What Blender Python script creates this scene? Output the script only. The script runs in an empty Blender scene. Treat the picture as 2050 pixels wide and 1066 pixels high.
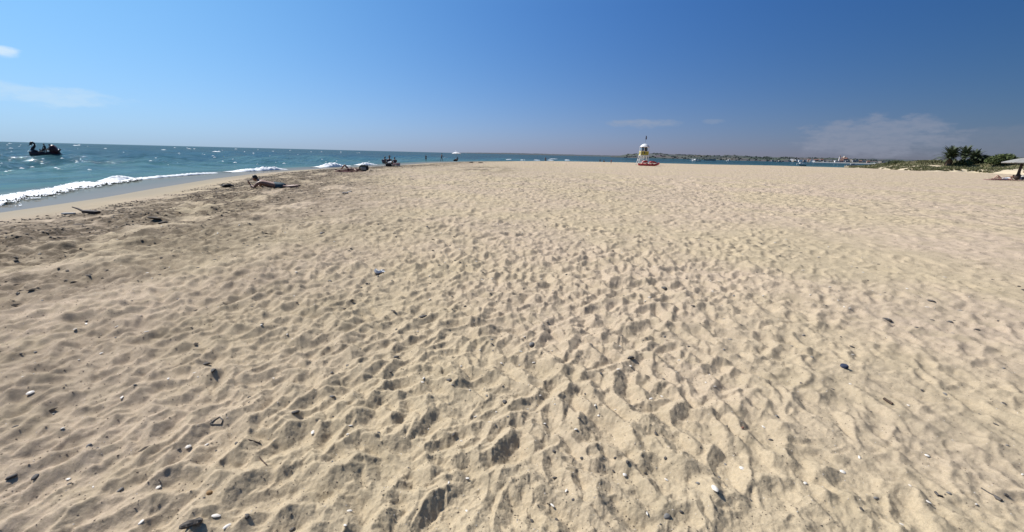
import bpy, bmesh, math, random
import numpy as np
from mathutils import Vector, Matrix

R = math.radians
C = bpy.context.scene.collection
sc = bpy.context.scene
random.seed(7)
RNG = np.random.default_rng(11)

# ---------------------------------------------------------------- camera
EYE = 1.5
PITCH, ROLL = R(16.0), R(1.42)
cam_d = bpy.data.cameras.new('camera')
cam_d.sensor_width = 36.0
cam_d.lens = 36.0 * 780.0 / 2050.0
cam_d.clip_start = 0.05
cam_d.clip_end = 60000
cam = bpy.data.objects.new('camera', cam_d)
C.objects.link(cam)
cam.matrix_world = Matrix.Translation((0, 0, EYE)) @ Matrix.Rotation(math.pi / 2 - PITCH, 4, 'X') @ Matrix.Rotation(ROLL, 4, 'Z')
sc.camera = cam

# ---------------------------------------------------------------- sun, sky, exposure
EXPOSURE, SKY_STRENGTH = 0.3, 0.1
SUN_AZ, SUN_EL = -58.0, 45.0          # azimuth in degrees from +Y (negative = towards the sea), elevation
sd = Vector((math.sin(R(SUN_AZ)) * math.cos(R(SUN_EL)), math.cos(R(SUN_AZ)) * math.cos(R(SUN_EL)), math.sin(R(SUN_EL))))
sun_d = bpy.data.lights.new('sun', 'SUN')
sun_d.energy = 5.0
sun_d.angle = R(0.5)
sun_d.color = (1.0, 0.95, 0.88)
sun = bpy.data.objects.new('sun', sun_d)
C.objects.link(sun)
sun.rotation_euler = (-sd).to_track_quat('-Z', 'Y').to_euler()
sun['kind'] = 'helper'

world = bpy.data.worlds.new('World')
sc.world = world
world.use_nodes = True
wn, wl = world.node_tree.nodes, world.node_tree.links
wn.clear()


def N(t, typ, **kw):
    n = t.nodes.new(typ)
    for k, v in kw.items():
        if k.startswith('i_'):
            n.inputs[k[2:].replace('_', ' ')].default_value = v
        elif k[0] == 'n' and k[1:].isdigit():
            n.inputs[int(k[1:])].default_value = v
        else:
            setattr(n, k, v)
    return n


def MATH(t, op, a, b=None, c=None, clamp=False):
    n = t.nodes.new('ShaderNodeMath')
    n.operation = op
    n.use_clamp = clamp
    for i, v in enumerate((a, b, c)):
        if v is None:
            continue
        if isinstance(v, (int, float)):
            n.inputs[i].default_value = v
        else:
            t.links.new(v, n.inputs[i])
    return n.outputs[0]


def MIX(t, f, a, b, typ='MIX'):
    n = t.nodes.new('ShaderNodeMix')
    n.data_type = 'RGBA'
    n.blend_type = typ
    n.clamp_factor = True
    for s, v in ((0, f), (6, a), (7, b)):
        if isinstance(v, (int, float)):
            n.inputs[s].default_value = v
        elif isinstance(v, tuple):
            n.inputs[s].default_value = (*v, 1)
        else:
            t.links.new(v, n.inputs[s])
    return n.outputs[2]


def RAMP(t, v, a, b, lo=0.0, hi=1.0):
    n = t.nodes.new('ShaderNodeMapRange')
    n.interpolation_type = 'SMOOTHSTEP'
    t.links.new(v, n.inputs[0])
    for i, x in enumerate((a, b, lo, hi)):
        n.inputs[i + 1].default_value = x
    return n.outputs[0]


def build_world():
    """Nishita sky, its contrast graded as the photograph's camera did: per channel a power, a horizon term and a term towards the sun"""
    t = world.node_tree
    out = N(t, 'ShaderNodeOutputWorld')
    bg = N(t, 'ShaderNodeBackground')
    bg.inputs[1].default_value = SKY_STRENGTH
    sky = N(t, 'ShaderNodeTexSky', sky_type='NISHITA', sun_disc=False)
    sky.sun_elevation = R(SUN_EL)
    sky.sun_rotation = R(SUN_AZ)
    sky.air_density, sky.dust_density, sky.ozone_density = 1.0, 3.0, 6.0
    geo = N(t, 'ShaderNodeTexCoord')
    d = geo.outputs['Generated']
    sep = N(t, 'ShaderNodeSeparateXYZ')
    t.links.new(d, sep.inputs[0])
    e = MATH(t, 'MAXIMUM', sep.outputs[2], 0.0)
    E = MATH(t, 'POWER', math.e, MATH(t, 'MULTIPLY', MATH(t, 'MINIMUM', e, .30), -1 / .2))
    dot = N(t, 'ShaderNodeVectorMath', operation='DOT_PRODUCT')
    t.links.new(d, dot.inputs[0])
    dot.inputs[1].default_value = (math.sin(R(SUN_AZ)), math.cos(R(SUN_AZ)), 0)
    ec = MATH(t, 'MINIMUM', e, .8)
    S = MATH(t, 'DIVIDE', dot.outputs['Value'], MATH(t, 'SQRT', MATH(t, 'SUBTRACT', 1.0, MATH(t, 'MULTIPLY', ec, ec))))
    rgb = N(t, 'ShaderNodeSeparateColor')
    t.links.new(sky.outputs[0], rgb.inputs[0])
    comb = N(t, 'ShaderNodeCombineColor')
    S2 = MATH(t, 'MULTIPLY', S, S)
    for ch, (a, h, k, m, k2, m2) in enumerate(((-3.767, 2.393, 1.273, -.676, .167, -.635), (-2.435, 1.052, .912, -.266, .147, -.251),
                                               (-1.411, .28, .741, .086, -.136, -.042))):
        x = MATH(t, 'MULTIPLY', S, MATH(t, 'MULTIPLY_ADD', E, m, k))
        x = MATH(t, 'ADD', x, MATH(t, 'MULTIPLY', S2, MATH(t, 'MULTIPLY_ADD', E, m2, k2)))
        x = MATH(t, 'ADD', x, MATH(t, 'MULTIPLY_ADD', E, h, a))
        v = MATH(t, 'MULTIPLY', MATH(t, 'POWER', rgb.outputs[ch], .3), MATH(t, 'POWER', math.e, x))
        t.links.new(v, comb.inputs[ch])
    hs = N(t, 'ShaderNodeHueSaturation', i_Saturation=1.0)
    t.links.new(comb.outputs[0], hs.inputs['Color'])
    col = hs.outputs[0]
    # clouds low over the horizon: place (azimuth, elevation in degrees), half size, colour, strength
    az = MATH(t, 'MULTIPLY', MATH(t, 'ARCTAN2', sep.outputs[0], sep.outputs[1]), 180 / math.pi)
    el = MATH(t, 'MULTIPLY', MATH(t, 'ARCSINE', sep.outputs[2]), 180 / math.pi)
    cv = N(t, 'ShaderNodeCombineXYZ')
    t.links.new(az, cv.inputs[0])
    t.links.new(MATH(t, 'MULTIPLY', el, 2.6), cv.inputs[1])
    n1 = N(t, 'ShaderNodeTexNoise', i_Scale=.35, i_Detail=6.0, i_Roughness=.62)
    t.links.new(cv.outputs[0], n1.inputs['Vector'])
    n2 = N(t, 'ShaderNodeTexNoise', i_Scale=.9, i_Detail=4.0, i_Roughness=.6)
    t.links.new(cv.outputs[0], n2.inputs['Vector'])
    for (ca, ce, wa, we, cc, st, soft) in CLOUDS:
        dy = MATH(t, 'SUBTRACT', el, ce)
        dy = MATH(t, 'ADD', MATH(t, 'MAXIMUM', dy, 0.0), MATH(t, 'MULTIPLY', MATH(t, 'MINIMUM', dy, 0.0), .62))
        q = MATH(t, 'ADD', MATH(t, 'POWER', MATH(t, 'ABSOLUTE', MATH(t, 'DIVIDE', MATH(t, 'SUBTRACT', az, ca), wa)), 2.0),
                 MATH(t, 'POWER', MATH(t, 'ABSOLUTE', MATH(t, 'DIVIDE', dy, we)), 2.0))
        q = MATH(t, 'ADD', q, MATH(t, 'MULTIPLY', MATH(t, 'SUBTRACT', n1.outputs[0], .5), -3.2))
        f = RAMP(t, q, 1.0 + soft * .3, 1.0 - soft, 0, st)
        f = MATH(t, 'MULTIPLY', f, RAMP(t, n2.outputs[0], .3, .6, .65, 1))
        col = MIX(t, f, col, cc)
    sc_ = N(t, 'ShaderNodeVectorMath', operation='SCALE')
    t.links.new(col, sc_.inputs[0])
    sc_.inputs['Scale'].default_value = 1 / (SKY_STRENGTH * 2 ** EXPOSURE)
    t.links.new(sc_.outputs[0], bg.inputs[0])
    t.links.new(bg.outputs[0], out.inputs[0])


CLOUDS = [(41.0, 2.9, 6.6, 1.75, (.30, .325, .41), .52, .7), (48.5, 2.2, 4.0, 1.3, (.22, .25, .33), .3, .7),
          (17.0, 4.4, 5.0, .45, (.33, .38, .48), .6, 1.1), (25.5, 4.6, 1.4, .25, (.28, .34, .46), .4, .9),
          (-50.6, 7.45, 1.5, .36, (.74, .87, .97), .75, .95), (-49.0, 4.3, 6.0, .7, (.60, .77, .92), .5, .9)]
build_world()
vs = sc.view_settings
vs.view_transform = 'Standard'
vs.look = 'None'
vs.exposure = EXPOSURE
vs.gamma = 1.0
vs.use_curve_mapping = False
try:
    sc.cycles.max_bounces = 6
    sc.cycles.transparent_max_bounces = 8
except Exception:
    pass

# ---------------------------------------------------------------- numeric noise
def _hash(ix, iy, seed):
    h = (ix.astype(np.int64) * 374761393 + iy.astype(np.int64) * 668265263 + seed * 1442695041) & 0xFFFFFFFF
    h = ((h ^ (h >> 13)) * 1274126177) & 0xFFFFFFFF
    h = h ^ (h >> 16)
    return h


def noise(x, y, seed=0):
    ix, iy = np.floor(x), np.floor(y)
    fx, fy = (x - ix).astype(np.float32), (y - iy).astype(np.float32)
    u = fx * fx * fx * (fx * (fx * 6 - 15) + 10)
    v = fy * fy * fy * (fy * (fy * 6 - 15) + 10)

    def g(dx, dy):
        a = (_hash(ix + dx, iy + dy, seed) & 1023).astype(np.float32) * (2 * math.pi / 1024)
        return np.cos(a) * (fx - dx) + np.sin(a) * (fy - dy)
    n00, n10, n01, n11 = g(0, 0), g(1, 0), g(0, 1), g(1, 1)
    a = n00 + u * (n10 - n00)
    b = n01 + u * (n11 - n01)
    return (a + v * (b - a)) * 1.5


def fbm(x, y, seed=0, octs=3, gain=0.5):
    s, a = 0, 1.0
    for k in range(octs):
        s = s + a * noise(x * 2 ** k + 17.3 * k, y * 2 ** k - 9.1 * k, seed + k)
        a *= gain
    return s


def sstep(a, b, x):
    t = np.clip((x - a) / (b - a), 0, 1)
    return t * t * (3 - 2 * t)


# ---------------------------------------------------------------- pixel of the photograph -> point on a level
def ray(px, py):
    v = Vector(((px - 1025) / 780.0, -(py - 533) / 780.0, -1.0))
    return cam.matrix_world.to_3x3() @ v


def G(px, py, z=0.0):
    d = ray(px, py)
    t = (z - EYE) / d.z
    return Vector((d.x * t, d.y * t, z))


# ---------------------------------------------------------------- material helpers
def new_mat(name):
    m = bpy.data.materials.new(name)
    m.use_nodes = True
    t = m.node_tree
    b = t.nodes['Principled BSDF']
    return m, t, b


def mat(name, col, rough=0.6, var=0.12, scale=30.0, bump=0.0, metal=0.0, spec=0.5, coat=0.0):
    m, t, b = new_mat(name)
    tc = N(t, 'ShaderNodeTexCoord')
    nz = N(t, 'ShaderNodeTexNoise', i_Scale=scale, i_Detail=4.0, i_Roughness=0.6)
    t.links.new(tc.outputs['Object'], nz.inputs['Vector'])
    f = RAMP(t, nz.outputs[0], 0.3, 0.7)
    lo = tuple(max(0, c * (1 - var)) for c in col)
    hi = tuple(min(1, c * (1 + var)) for c in col)
    t.links.new(MIX(t, f, lo, hi), b.inputs['Base Color'])
    b.inputs['Roughness'].default_value = rough
    b.inputs['Metallic'].default_value = metal
    b.inputs['Specular IOR Level'].default_value = spec
    b.inputs['Coat Weight'].default_value = coat
    if bump:
        bp = N(t, 'ShaderNodeBump', i_Strength=bump, i_Distance=0.01)
        t.links.new(nz.outputs[0], bp.inputs['Height'])
        t.links.new(bp.outputs[0], b.inputs['Normal'])
    return m


def mesh_from(name, verts, faces, m=None, smooth=True):
    me = bpy.data.meshes.new(name)
    me.from_pydata([tuple(v) for v in verts], [], faces)
    if m:
        me.materials.append(m)
    if smooth:
        me.polygons.foreach_set('use_smooth', [True] * len(me.polygons))
    me.update()
    return me


def grid_mesh(name, X, Y, Z, m, attrs=None, keep=None, wrap=False):
    nr, nc = X.shape
    co = np.stack([X, Y, Z], -1).reshape(-1, 3).astype(np.float32)
    idx = np.arange(nr * nc).reshape(nr, nc)
    if wrap:
        idx = np.concatenate([idx, idx[:, :1]], 1)
    q = np.stack([idx[:-1, :-1], idx[:-1, 1:], idx[1:, 1:], idx[1:, :-1]], -1).reshape(-1, 4)
    if keep is not None:
        k = keep.reshape(-1)
        q = q[k[q].all(1)]
    me = bpy.data.meshes.new(name)
    me.vertices.add(len(co))
    me.vertices.foreach_set('co', co.reshape(-1))
    me.loops.add(q.size)
    me.loops.foreach_set('vertex_index', q.reshape(-1).astype(np.int32))
    me.polygons.add(len(q))
    me.polygons.foreach_set('loop_start', np.arange(0, q.size, 4, dtype=np.int32))
    me.polygons.foreach_set('loop_total', np.full(len(q), 4, dtype=np.int32))
    me.polygons.foreach_set('use_smooth', np.ones(len(q), dtype=bool))
    me.update(calc_edges=True)
    for an, av in (attrs or {}).items():
        a = me.attributes.new(an, 'FLOAT', 'POINT')
        a.data.foreach_set('value', av.reshape(-1).astype(np.float32))
    me.materials.append(m)
    o = bpy.data.objects.new(name, me)
    C.objects.link(o)
    return o


# ---------------------------------------------------------------- the land: outline of the beach (water's edge)
SEA = -0.35
SHORE = np.array([(-12, -90), (-12.3, -10), (-13.1, 4), (-13.9, 10.5), (-14.7, 13.9), (-16.0, 17.4), (-18.0, 23.5), (-19.4, 30),
                  (-19.7, 36), (-18.8, 43), (-17.2, 50), (-15.9, 60), (-15.2, 72), (-12.5, 84), (-6, 98), (5, 114), (22, 124),
                  (40, 127), (58, 128), (82, 139), (105, 133), (122, 134), (160, 160), (260, 170), (420, 60), (420, -90)], float)


def shore_dist(x, y):
    """signed distance to the water's edge, positive on land"""
    P = SHORE
    best = np.full(x.shape, 1e9)
    inside = np.zeros(x.shape, bool)
    n = len(P)
    for i in range(n):
        ax, ay = P[i]
        bx, by = P[(i + 1) % n]
        dx, dy = bx - ax, by - ay
        t = np.clip(((x - ax) * dx + (y - ay) * dy) / (dx * dx + dy * dy), 0, 1)
        d2 = (x - ax - t * dx) ** 2 + (y - ay - t * dy) ** 2
        best = np.minimum(best, d2)
        c = ((ay > y) != (by > y)) & (x < dx * (y - ay) / (dy if dy else 1e-9) + ax)
        inside ^= c
    return np.where(inside, 1, -1) * np.sqrt(best)


def land_base(x, y, d=None):
    if d is None:
        d = shore_dist(x, y)
    up = sstep(-3.0, 9.0, d)
    a = sstep(-3, 0, np.zeros(1))[0]
    w0 = sstep(-3.0, 9.0, np.zeros(1))[0]
    z = SEA + (up - w0) / (1 - w0) * (0 - SEA)
    return np.where(d < -3, SEA - 0.065 - 0.04 * np.minimum(-d - 3, 60), z)


AZ = np.concatenate([np.linspace(-180, -69, 40, endpoint=False), np.linspace(-69, 69, 1100), np.linspace(69, 180, 40, endpoint=False)[1:]])
DEP = np.concatenate([np.linspace(88, 56, 14, endpoint=False), np.linspace(56, 12, 470, endpoint=False), np.linspace(12, 2.5, 170, endpoint=False),
                      np.geomspace(2.5, 0.22, 80)])
RAD = EYE / np.tan(np.radians(DEP))
AZR = np.radians(AZ)
SR, SA = np.meshgrid(RAD, AZR, indexing='ij')
SX, SY = SR * np.sin(SA), SR * np.cos(SA)
SD = shore_dist(SX, SY)
SB = land_base(SX, SY, SD)
DR = np.gradient(RAD)[:, None]            # spacing of the rows


def att(wl):
    """fade out relief that the rows can no longer carry"""
    return 1 - sstep(0.30 * wl, 0.75 * wl, DR)


REPOSE = math.tan(R(30))


def build_sand():
    H = np.zeros_like(SX)
    # trampled-ness: full on the dry beach, none on the washed strip by the water
    tr = sstep(1.6, 4.5, SD + 0.8 * noise(SX * .35, SY * .35, 5))
    soft = 1 - 0.5 * sstep(18, 50, np.degrees(SA)) - 0.15 * sstep(-30, -60, np.degrees(SA))
    H += 0.035 * fbm(SX * .42, SY * .42, 21, 2) * att(2.4)
    H += 0.020 * noise(SX * 1.3, SY * 1.3, 31) * att(.8)
    H += 0.016 * (.35 - np.abs(noise(SX * 2.6, SY * 2.6, 33))) * 2 * att(.35)
    # footprints, walked one after the other: each flattens what was there
    rad_n, az_n = RAD, AZR

    def stamps(n, rmax, lo, hi, depth, soft_edge, seed, mix):
        g = np.random.default_rng(seed)
        rr = np.sqrt(g.uniform(0.5 ** 2, rmax ** 2, n))
        aa = g.uniform(R(-70), R(70), n)
        L = g.uniform(lo, hi, n)
        for k in range(n):
            r0, a0 = rr[k], aa[k]
            Lk = L[k] * (1 + 0.015 * r0)
            ext = Lk * 1.0
            i0, i1 = np.searchsorted(rad_n, (r0 - ext, r0 + ext))
            w = ext / max(r0, 0.4)
            j0, j1 = np.searchsorted(az_n, (a0 - w, a0 + w))
            if i1 - i0 < 3 or j1 - j0 < 3:
                continue
            sl = (slice(i0, i1), slice(j0, j1))
            cx, cy = r0 * math.sin(a0), r0 * math.cos(a0)
            th = g.normal(0.15, 0.75) if g.random() < .62 else g.uniform(0, math.pi)
            wdt = Lk * g.uniform(.36, .56)
            dp = depth * g.uniform(.55, 1.25)
            c, s = math.cos(th), math.sin(th)
            x, y = SX[sl] - cx, SY[sl] - cy
            u = (x * s + y * c) / (Lk * .5)            # along the foot
            v = (x * c - y * s) / (wdt * .5)
            bend = g.uniform(-.25, .25)
            v = v + bend * u * u
            v = v / (0.84 + 0.22 * np.sin(u * 1.7 + g.uniform(-.6, .6)))
            wob = g.uniform(0, 6.28)
            ang = np.arctan2(v, u)
            q = np.sqrt(u * u + v * v) * (1 + .10 * np.sin(2 * ang + wob) + .07 * np.sin(3 * ang + 2 * wob) + .04 * np.sin(5 * ang + 3 * wob))
            pit = 1 - sstep(soft_edge, 1.0, q)
            tilt = g.uniform(-.3, .3)
            side = g.uniform(0, 6.28)
            rim = (.30 + .25 * np.cos(ang - side)) * dp * np.exp(-((q - 1.12) / .2) ** 2)
            h = H[sl]
            hc = min(max(h.mean(), -.03), .03) * .6
            w = pit * mix
            H[sl] = h * (1 - w) + w * (hc - dp * (1 + tilt * u)) + rim * (1 - .5 * sstep(.02, .06, h))

    stamps(2600, 9.0, .36, .64, .022, .0, 101, .6)
    stamps(8000, 38.0, .38, .74, .032, .0, 102, .6)
    stamps(2600, 7.0, .22, .34, .030, .08, 103, .85)
    stamps(9000, 31.0, .25, .44, .035, .06, 104, .85)
    stamps(1100, 5.5, .09, .18, .011, .0, 105, .6)
    stamps(2600, 12.0, .09, .20, .0125, .0, 106, .6)
    stamps(420, 6.5, .26, .38, .034, .40, 107, .95)
    stamps(900, 16.0, .28, .42, .036, .35, 108, .95)
    # far away, where single prints are too small for the rows: broad churned relief
    far = sstep(14, 26, SR)
    H += far * (0.06 * noise(SX * 2.0, SY * 1.1, 41) * att(.9) + 0.07 * fbm(SX * .8, SY * .45, 42, 2) * att(1.8))
    H = np.clip(H, -.11, .085)
    H *= soft
    # dry sand slumps: nothing stays steeper than its angle of repose
    nr = int(np.searchsorted(RAD, 16.0))
    h = H[:nr].astype(np.float32).copy()
    dr_ = (np.diff(RAD[:nr])[:, None]).astype(np.float32)
    dc_ = (RAD[:nr, None] * np.diff(AZR)[None]).astype(np.float32)
    mr, mc = REPOSE * dr_, REPOSE * dc_
    near = int(np.searchsorted(RAD, 4.0))
    full = h, mr, mc
    for it in range(200):
        if it == 130:
            h, mr, mc = full
        elif it == 0:
            h, mr, mc = full[0][:near], full[1][:near - 1], full[2][:near]
        d = h[1:] - h[:-1]
        e = (d - np.clip(d, -mr, mr)) * .24
        h[:-1] += e
        h[1:] -= e
        d = h[:, 1:] - h[:, :-1]
        e = (d - np.clip(d, -mc, mc)) * .24
        h[:, :-1] += e
        h[:, 1:] -= e
    H[:nr] = h
    H += (.0075 * fbm(SX * 9, SY * 9, 51, 3, .6) + .0026 * fbm(SX * 48, SY * 48, 55, 2, .7)) * att(.1)
    # disturbed, weedy patch in the middle distance
    pc = G(968, 338)
    patch = np.exp(-((SX - pc.x) / 3.2) ** 2 - ((SY - pc.y) / 9.0) ** 2)
    H += patch * .06 * fbm(SX * 1.4, SY * 1.1, 63, 3) * att(.7)
    # low berm where the dry sand ends, and the seaward ripples of the wrack line
    wrack = sstep(1.4, 3.2, SD) * (1 - sstep(5.0, 12.5, SD)) * (SX < 0)
    H += wrack * (.085 * fbm(SX * 1.1 + .5 * SY, SY * .8, 61, 3, .6)) * att(.7)
    Z = SB + H * tr
    wet = 1 - sstep(.2, 2.6, SD + .5 * noise(SX * .25, SY * .25, 71))
    weed = wrack * sstep(-.75, -.05, fbm(SX * .9, SY * .7, 81, 4, .6)) + .9 * patch * sstep(-.3, .2, fbm(SX * .7, SY * .35, 83, 4, .6))
    damp_backlit = sstep(-14, -6, -SX - 2.0 + 2 * noise(SX * .2, SY * .2, 91)) * 0.4  # damp sand seaward; the darker tone of the backlit side is painted in too
    o = grid_mesh('sand_beach', SX, SY, Z, sand_mat(), {'wet': wet, 'weed': weed, 'damp_backlit': damp_backlit, 'fine': sstep(6, 20, SR) * tr}, wrap=True)
    o['kind'] = 'structure'
    return Z


def sand_mat():
    m, t, b = new_mat('sand')
    geo = N(t, 'ShaderNodeNewGeometry')
    pos = geo.outputs['Position']

    def nz(scale, detail=3.0, rough=.6, vec=pos):
        n = N(t, 'ShaderNodeTexNoise', i_Scale=scale, i_Detail=detail, i_Roughness=rough)
        t.links.new(vec, n.inputs['Vector'])
        return n.outputs[0]

    def at(nm):
        return N(t, 'ShaderNodeAttribute', attribute_name=nm).outputs['Fac']
    c = MIX(t, RAMP(t, nz(.22, 2), .38, .60), (.595, .478, .312), (.597, .464, .345))
    c = MIX(t, RAMP(t, nz(2.3, 5, .7), .45, .70, 0, .6), c, (.42, .34, .215))
    c = MIX(t, RAMP(t, nz(9, 4, .7), .5, .72, 0, .4), c, (.42, .345, .23))
    c = MIX(t, RAMP(t, nz(55, 5, .75), .40, .66, .0, .55), c, (.36, .285, .19))
    c = MIX(t, RAMP(t, nz(70, 4, .75), .55, .70, .0, .5), c, (.68, .57, .41))
    grain = nz(420, 2, .8)
    c = MIX(t, RAMP(t, grain, .35, .68, 0, .5), c, (.25, .195, .13))
    g2 = nz(140, 3, .8)
    c = MIX(t, RAMP(t, g2, .58, .72, 0, .7), c, (.16, .125, .09))
    c = MIX(t, RAMP(t, nz(95, 2, .7), .66, .76, 0, .5), c, (.62, .56, .46))
    c = MIX(t, MATH(t, 'MULTIPLY', at('damp_backlit'), RAMP(t, nz(.8, 4), .3, .7, .3, .8)), c, (.33, .275, .185))
    c = MIX(t, MATH(t, 'MULTIPLY', at('weed'), RAMP(t, nz(5, 4, .75), .36, .56, 0.35, 1.0)), c, (.115, .086, .056))
    c = MIX(t, MATH(t, 'MULTIPLY', at('wet'), .9), c, (.27, .225, .155))
    t.links.new(c, b.inputs['Base Color'])
    t.links.new(RAMP(t, at('wet'), .3, 1, .95, .7), b.inputs['Roughness'])
    t.links.new(RAMP(t, at('wet'), .3, 1, .12, .06), b.inputs['Specular IOR Level'])
    # relief finer than the mesh carries further out: the same trampled lumps as a bump
    vor = N(t, 'ShaderNodeTexVoronoi', feature='SMOOTH_F1', i_Scale=2.6, i_Smoothness=.5)
    wob = N(t, 'ShaderNodeTexNoise', i_Scale=3.0, i_Detail=2.0)
    t.links.new(pos, wob.inputs['Vector'])
    ad = N(t, 'ShaderNodeVectorMath', operation='MULTIPLY_ADD')
    t.links.new(wob.outputs['Color'], ad.inputs[0])
    ad.inputs[1].default_value = (.5, .5, 0)
    t.links.new(pos, ad.inputs[2])
    t.links.new(ad.outputs[0], vor.inputs['Vector'])
    lump = MATH(t, 'ADD', vor.outputs['Distance'], MATH(t, 'MULTIPLY', nz(5.5, 4, .65), .7))
    bq = N(t, 'ShaderNodeBump', i_Strength=1.0, i_Distance=.11)
    t.links.new(MATH(t, 'MULTIPLY', lump, at('fine')), bq.inputs['Height'])
    bp = N(t, 'ShaderNodeBump', i_Strength=.75, i_Distance=.007)
    t.links.new(bq.outputs[0], bp.inputs['Normal'])
    hh = MATH(t, 'ADD', MATH(t, 'MULTIPLY', nz(110, 3, .75), .8), MATH(t, 'MULTIPLY', grain, .35))
    t.links.new(MATH(t, 'MULTIPLY', hh, MATH(t, 'SUBTRACT', 1.0, at('wet'))), bp.inputs['Height'])
    t.links.new(bp.outputs[0], b.inputs['Normal'])
    return m


SAND_Z = build_sand()


def ground(x, y):
    """height of the built sand at x, y (bilinear)"""
    r = math.hypot(x, y)
    a = math.atan2(x, y)
    i = min(max(int(np.searchsorted(RAD, r)) - 1, 0), len(RAD) - 2)
    j = min(max(int(np.searchsorted(AZR, a)) - 1, 0), len(AZR) - 2)
    u = min(max((r - RAD[i]) / (RAD[i + 1] - RAD[i]), 0), 1)
    v = min(max((a - AZR[j]) / (AZR[j + 1] - AZR[j]), 0), 1)
    z = SAND_Z
    return float((z[i, j] * (1 - v) + z[i, j + 1] * v) * (1 - u) + (z[i + 1, j] * (1 - v) + z[i + 1, j + 1] * v) * u)


def on_sand(px, py, z=0.0):
    p = G(px, py, z)
    for _ in range(3):
        p = G(px, py, min(max(ground(p.x, p.y), -.4), .3))
    p.z = ground(p.x, p.y)
    return p


# ---------------------------------------------------------------- the sea
def sea_mat():
    m, t, b = new_mat('sea_water')
    geo = N(t, 'ShaderNodeNewGeometry')
    mp = N(t, 'ShaderNodeMapping')
    mp.inputs['Rotation'].default_value = (0, 0, R(25))
    mp.inputs['Scale'].default_value = (1, .42, 1)
    t.links.new(geo.outputs['Position'], mp.inputs['Vector'])

    def nz(scale, detail=3.0, rough=.6):
        n = N(t, 'ShaderNodeTexNoise', i_Scale=scale, i_Detail=detail, i_Roughness=rough)
        t.links.new(mp.outputs[0], n.inputs['Vector'])
        return n.outputs[0]
    dep = N(t, 'ShaderNodeAttribute', attribute_name='depth').outputs['Fac']
    c = MIX(t, RAMP(t, dep, .5, 2.6), (.062, .145, .132), (.013, .050, .066))
    c = MIX(t, RAMP(t, nz(.05, 3), .4, .65, 0, .6), c, (.038, .105, .110))
    c = MIX(t, RAMP(t, nz(.33, 4, .65), .42, .62, 0, .55), c, (.014, .055, .072))  # light and dark streaks of the ripples put into the water colour
    c = MIX(t, RAMP(t, nz(1.1, 3, .6), .52, .68, 0, .35), c, (.085, .165, .17))
    c = MIX(t, RAMP(t, dep, 0.0, .16, 1, 0), c, (.215, .20, .175))
    bp = N(t, 'ShaderNodeBump', i_Strength=1.0, i_Distance=.45)
    h = MATH(t, 'ADD', nz(1.3, 4, .62), MATH(t, 'MULTIPLY', nz(.28, 3), 1.6))
    t.links.new(MATH(t, 'MULTIPLY', h, RAMP(t, dep, .0, .8, .03, 1)), bp.inputs['Height'])
    # water body and the reflection on it; the many small wave faces cap how mirror-like it gets at a low angle
    t.nodes.remove(b)
    df = N(t, 'ShaderNodeBsdfDiffuse')
    t.links.new(c, df.inputs['Color'])
    gl = N(t, 'ShaderNodeBsdfGlossy')
    gl.inputs['Roughness'].default_value = .05
    fr = N(t, 'ShaderNodeFresnel', i_IOR=1.333)
    for n in (df, gl, fr):
        t.links.new(bp.outputs[0], n.inputs['Normal'])
    ms = N(t, 'ShaderNodeMixShader')
    t.links.new(MATH(t, 'MINIMUM', fr.outputs[0], RAMP(t, dep, .02, .3, .2, .34)), ms.inputs[0])
    t.links.new(df.outputs[0], ms.inputs[1])
    t.links.new(gl.outputs[0], ms.inputs[2])
    t.links.new(ms.outputs[0], t.nodes['Material Output'].inputs[0])
    return m


def build_sea():
    eh = EYE - SEA
    dep = np.concatenate([np.linspace(30, 12, 60, endpoint=False), np.linspace(12, .5, 300, endpoint=False), np.geomspace(.5, .004, 60)])
    rad = eh / np.tan(np.radians(dep))
    az = np.radians(np.concatenate([np.linspace(-180, -70, 40, endpoint=False), np.linspace(-70, -10, 520, endpoint=False),
                                    np.linspace(-10, 60, 260, endpoint=False), np.linspace(60, 180, 40, endpoint=False)]))
    r, a = np.meshgrid(rad, az, indexing='ij')
    x, y = r * np.sin(a), r * np.cos(a)
    d = shore_dist(x, y)
    depth = SEA - land_base(x, y, d)
    dr = np.gradient(rad)[:, None]
    z = np.zeros_like(x)
    g = np.random.default_rng(5)
    for k in range(22):
        wl = 0.9 * 1.22 ** k
        th = R(62) + g.normal(0, .42)
        kx, ky = math.cos(th) * 2 * math.pi / wl, math.sin(th) * 2 * math.pi / wl
        amp = .027 * wl ** .72
        ph = g.uniform(0, 6.28) + 1.6 * noise(x / (wl * 5), y / (wl * 5), 200 + k)
        s = np.sin(kx * x + ky * y + ph)
        z += amp * (1 - sstep(.2 * wl, .5 * wl, dr)) * (1 - 2 * np.abs(s) ** 1.3) * .6
    z *= sstep(.0, 1.2, depth) * (1 - .75 * sstep(40, 100, y) * sstep(-5, 40, x))
    o = grid_mesh('sea', x, y, SEA + z, sea_mat(), {'depth': depth}, wrap=True)
    o['kind'] = 'structure'


build_sea()
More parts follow.
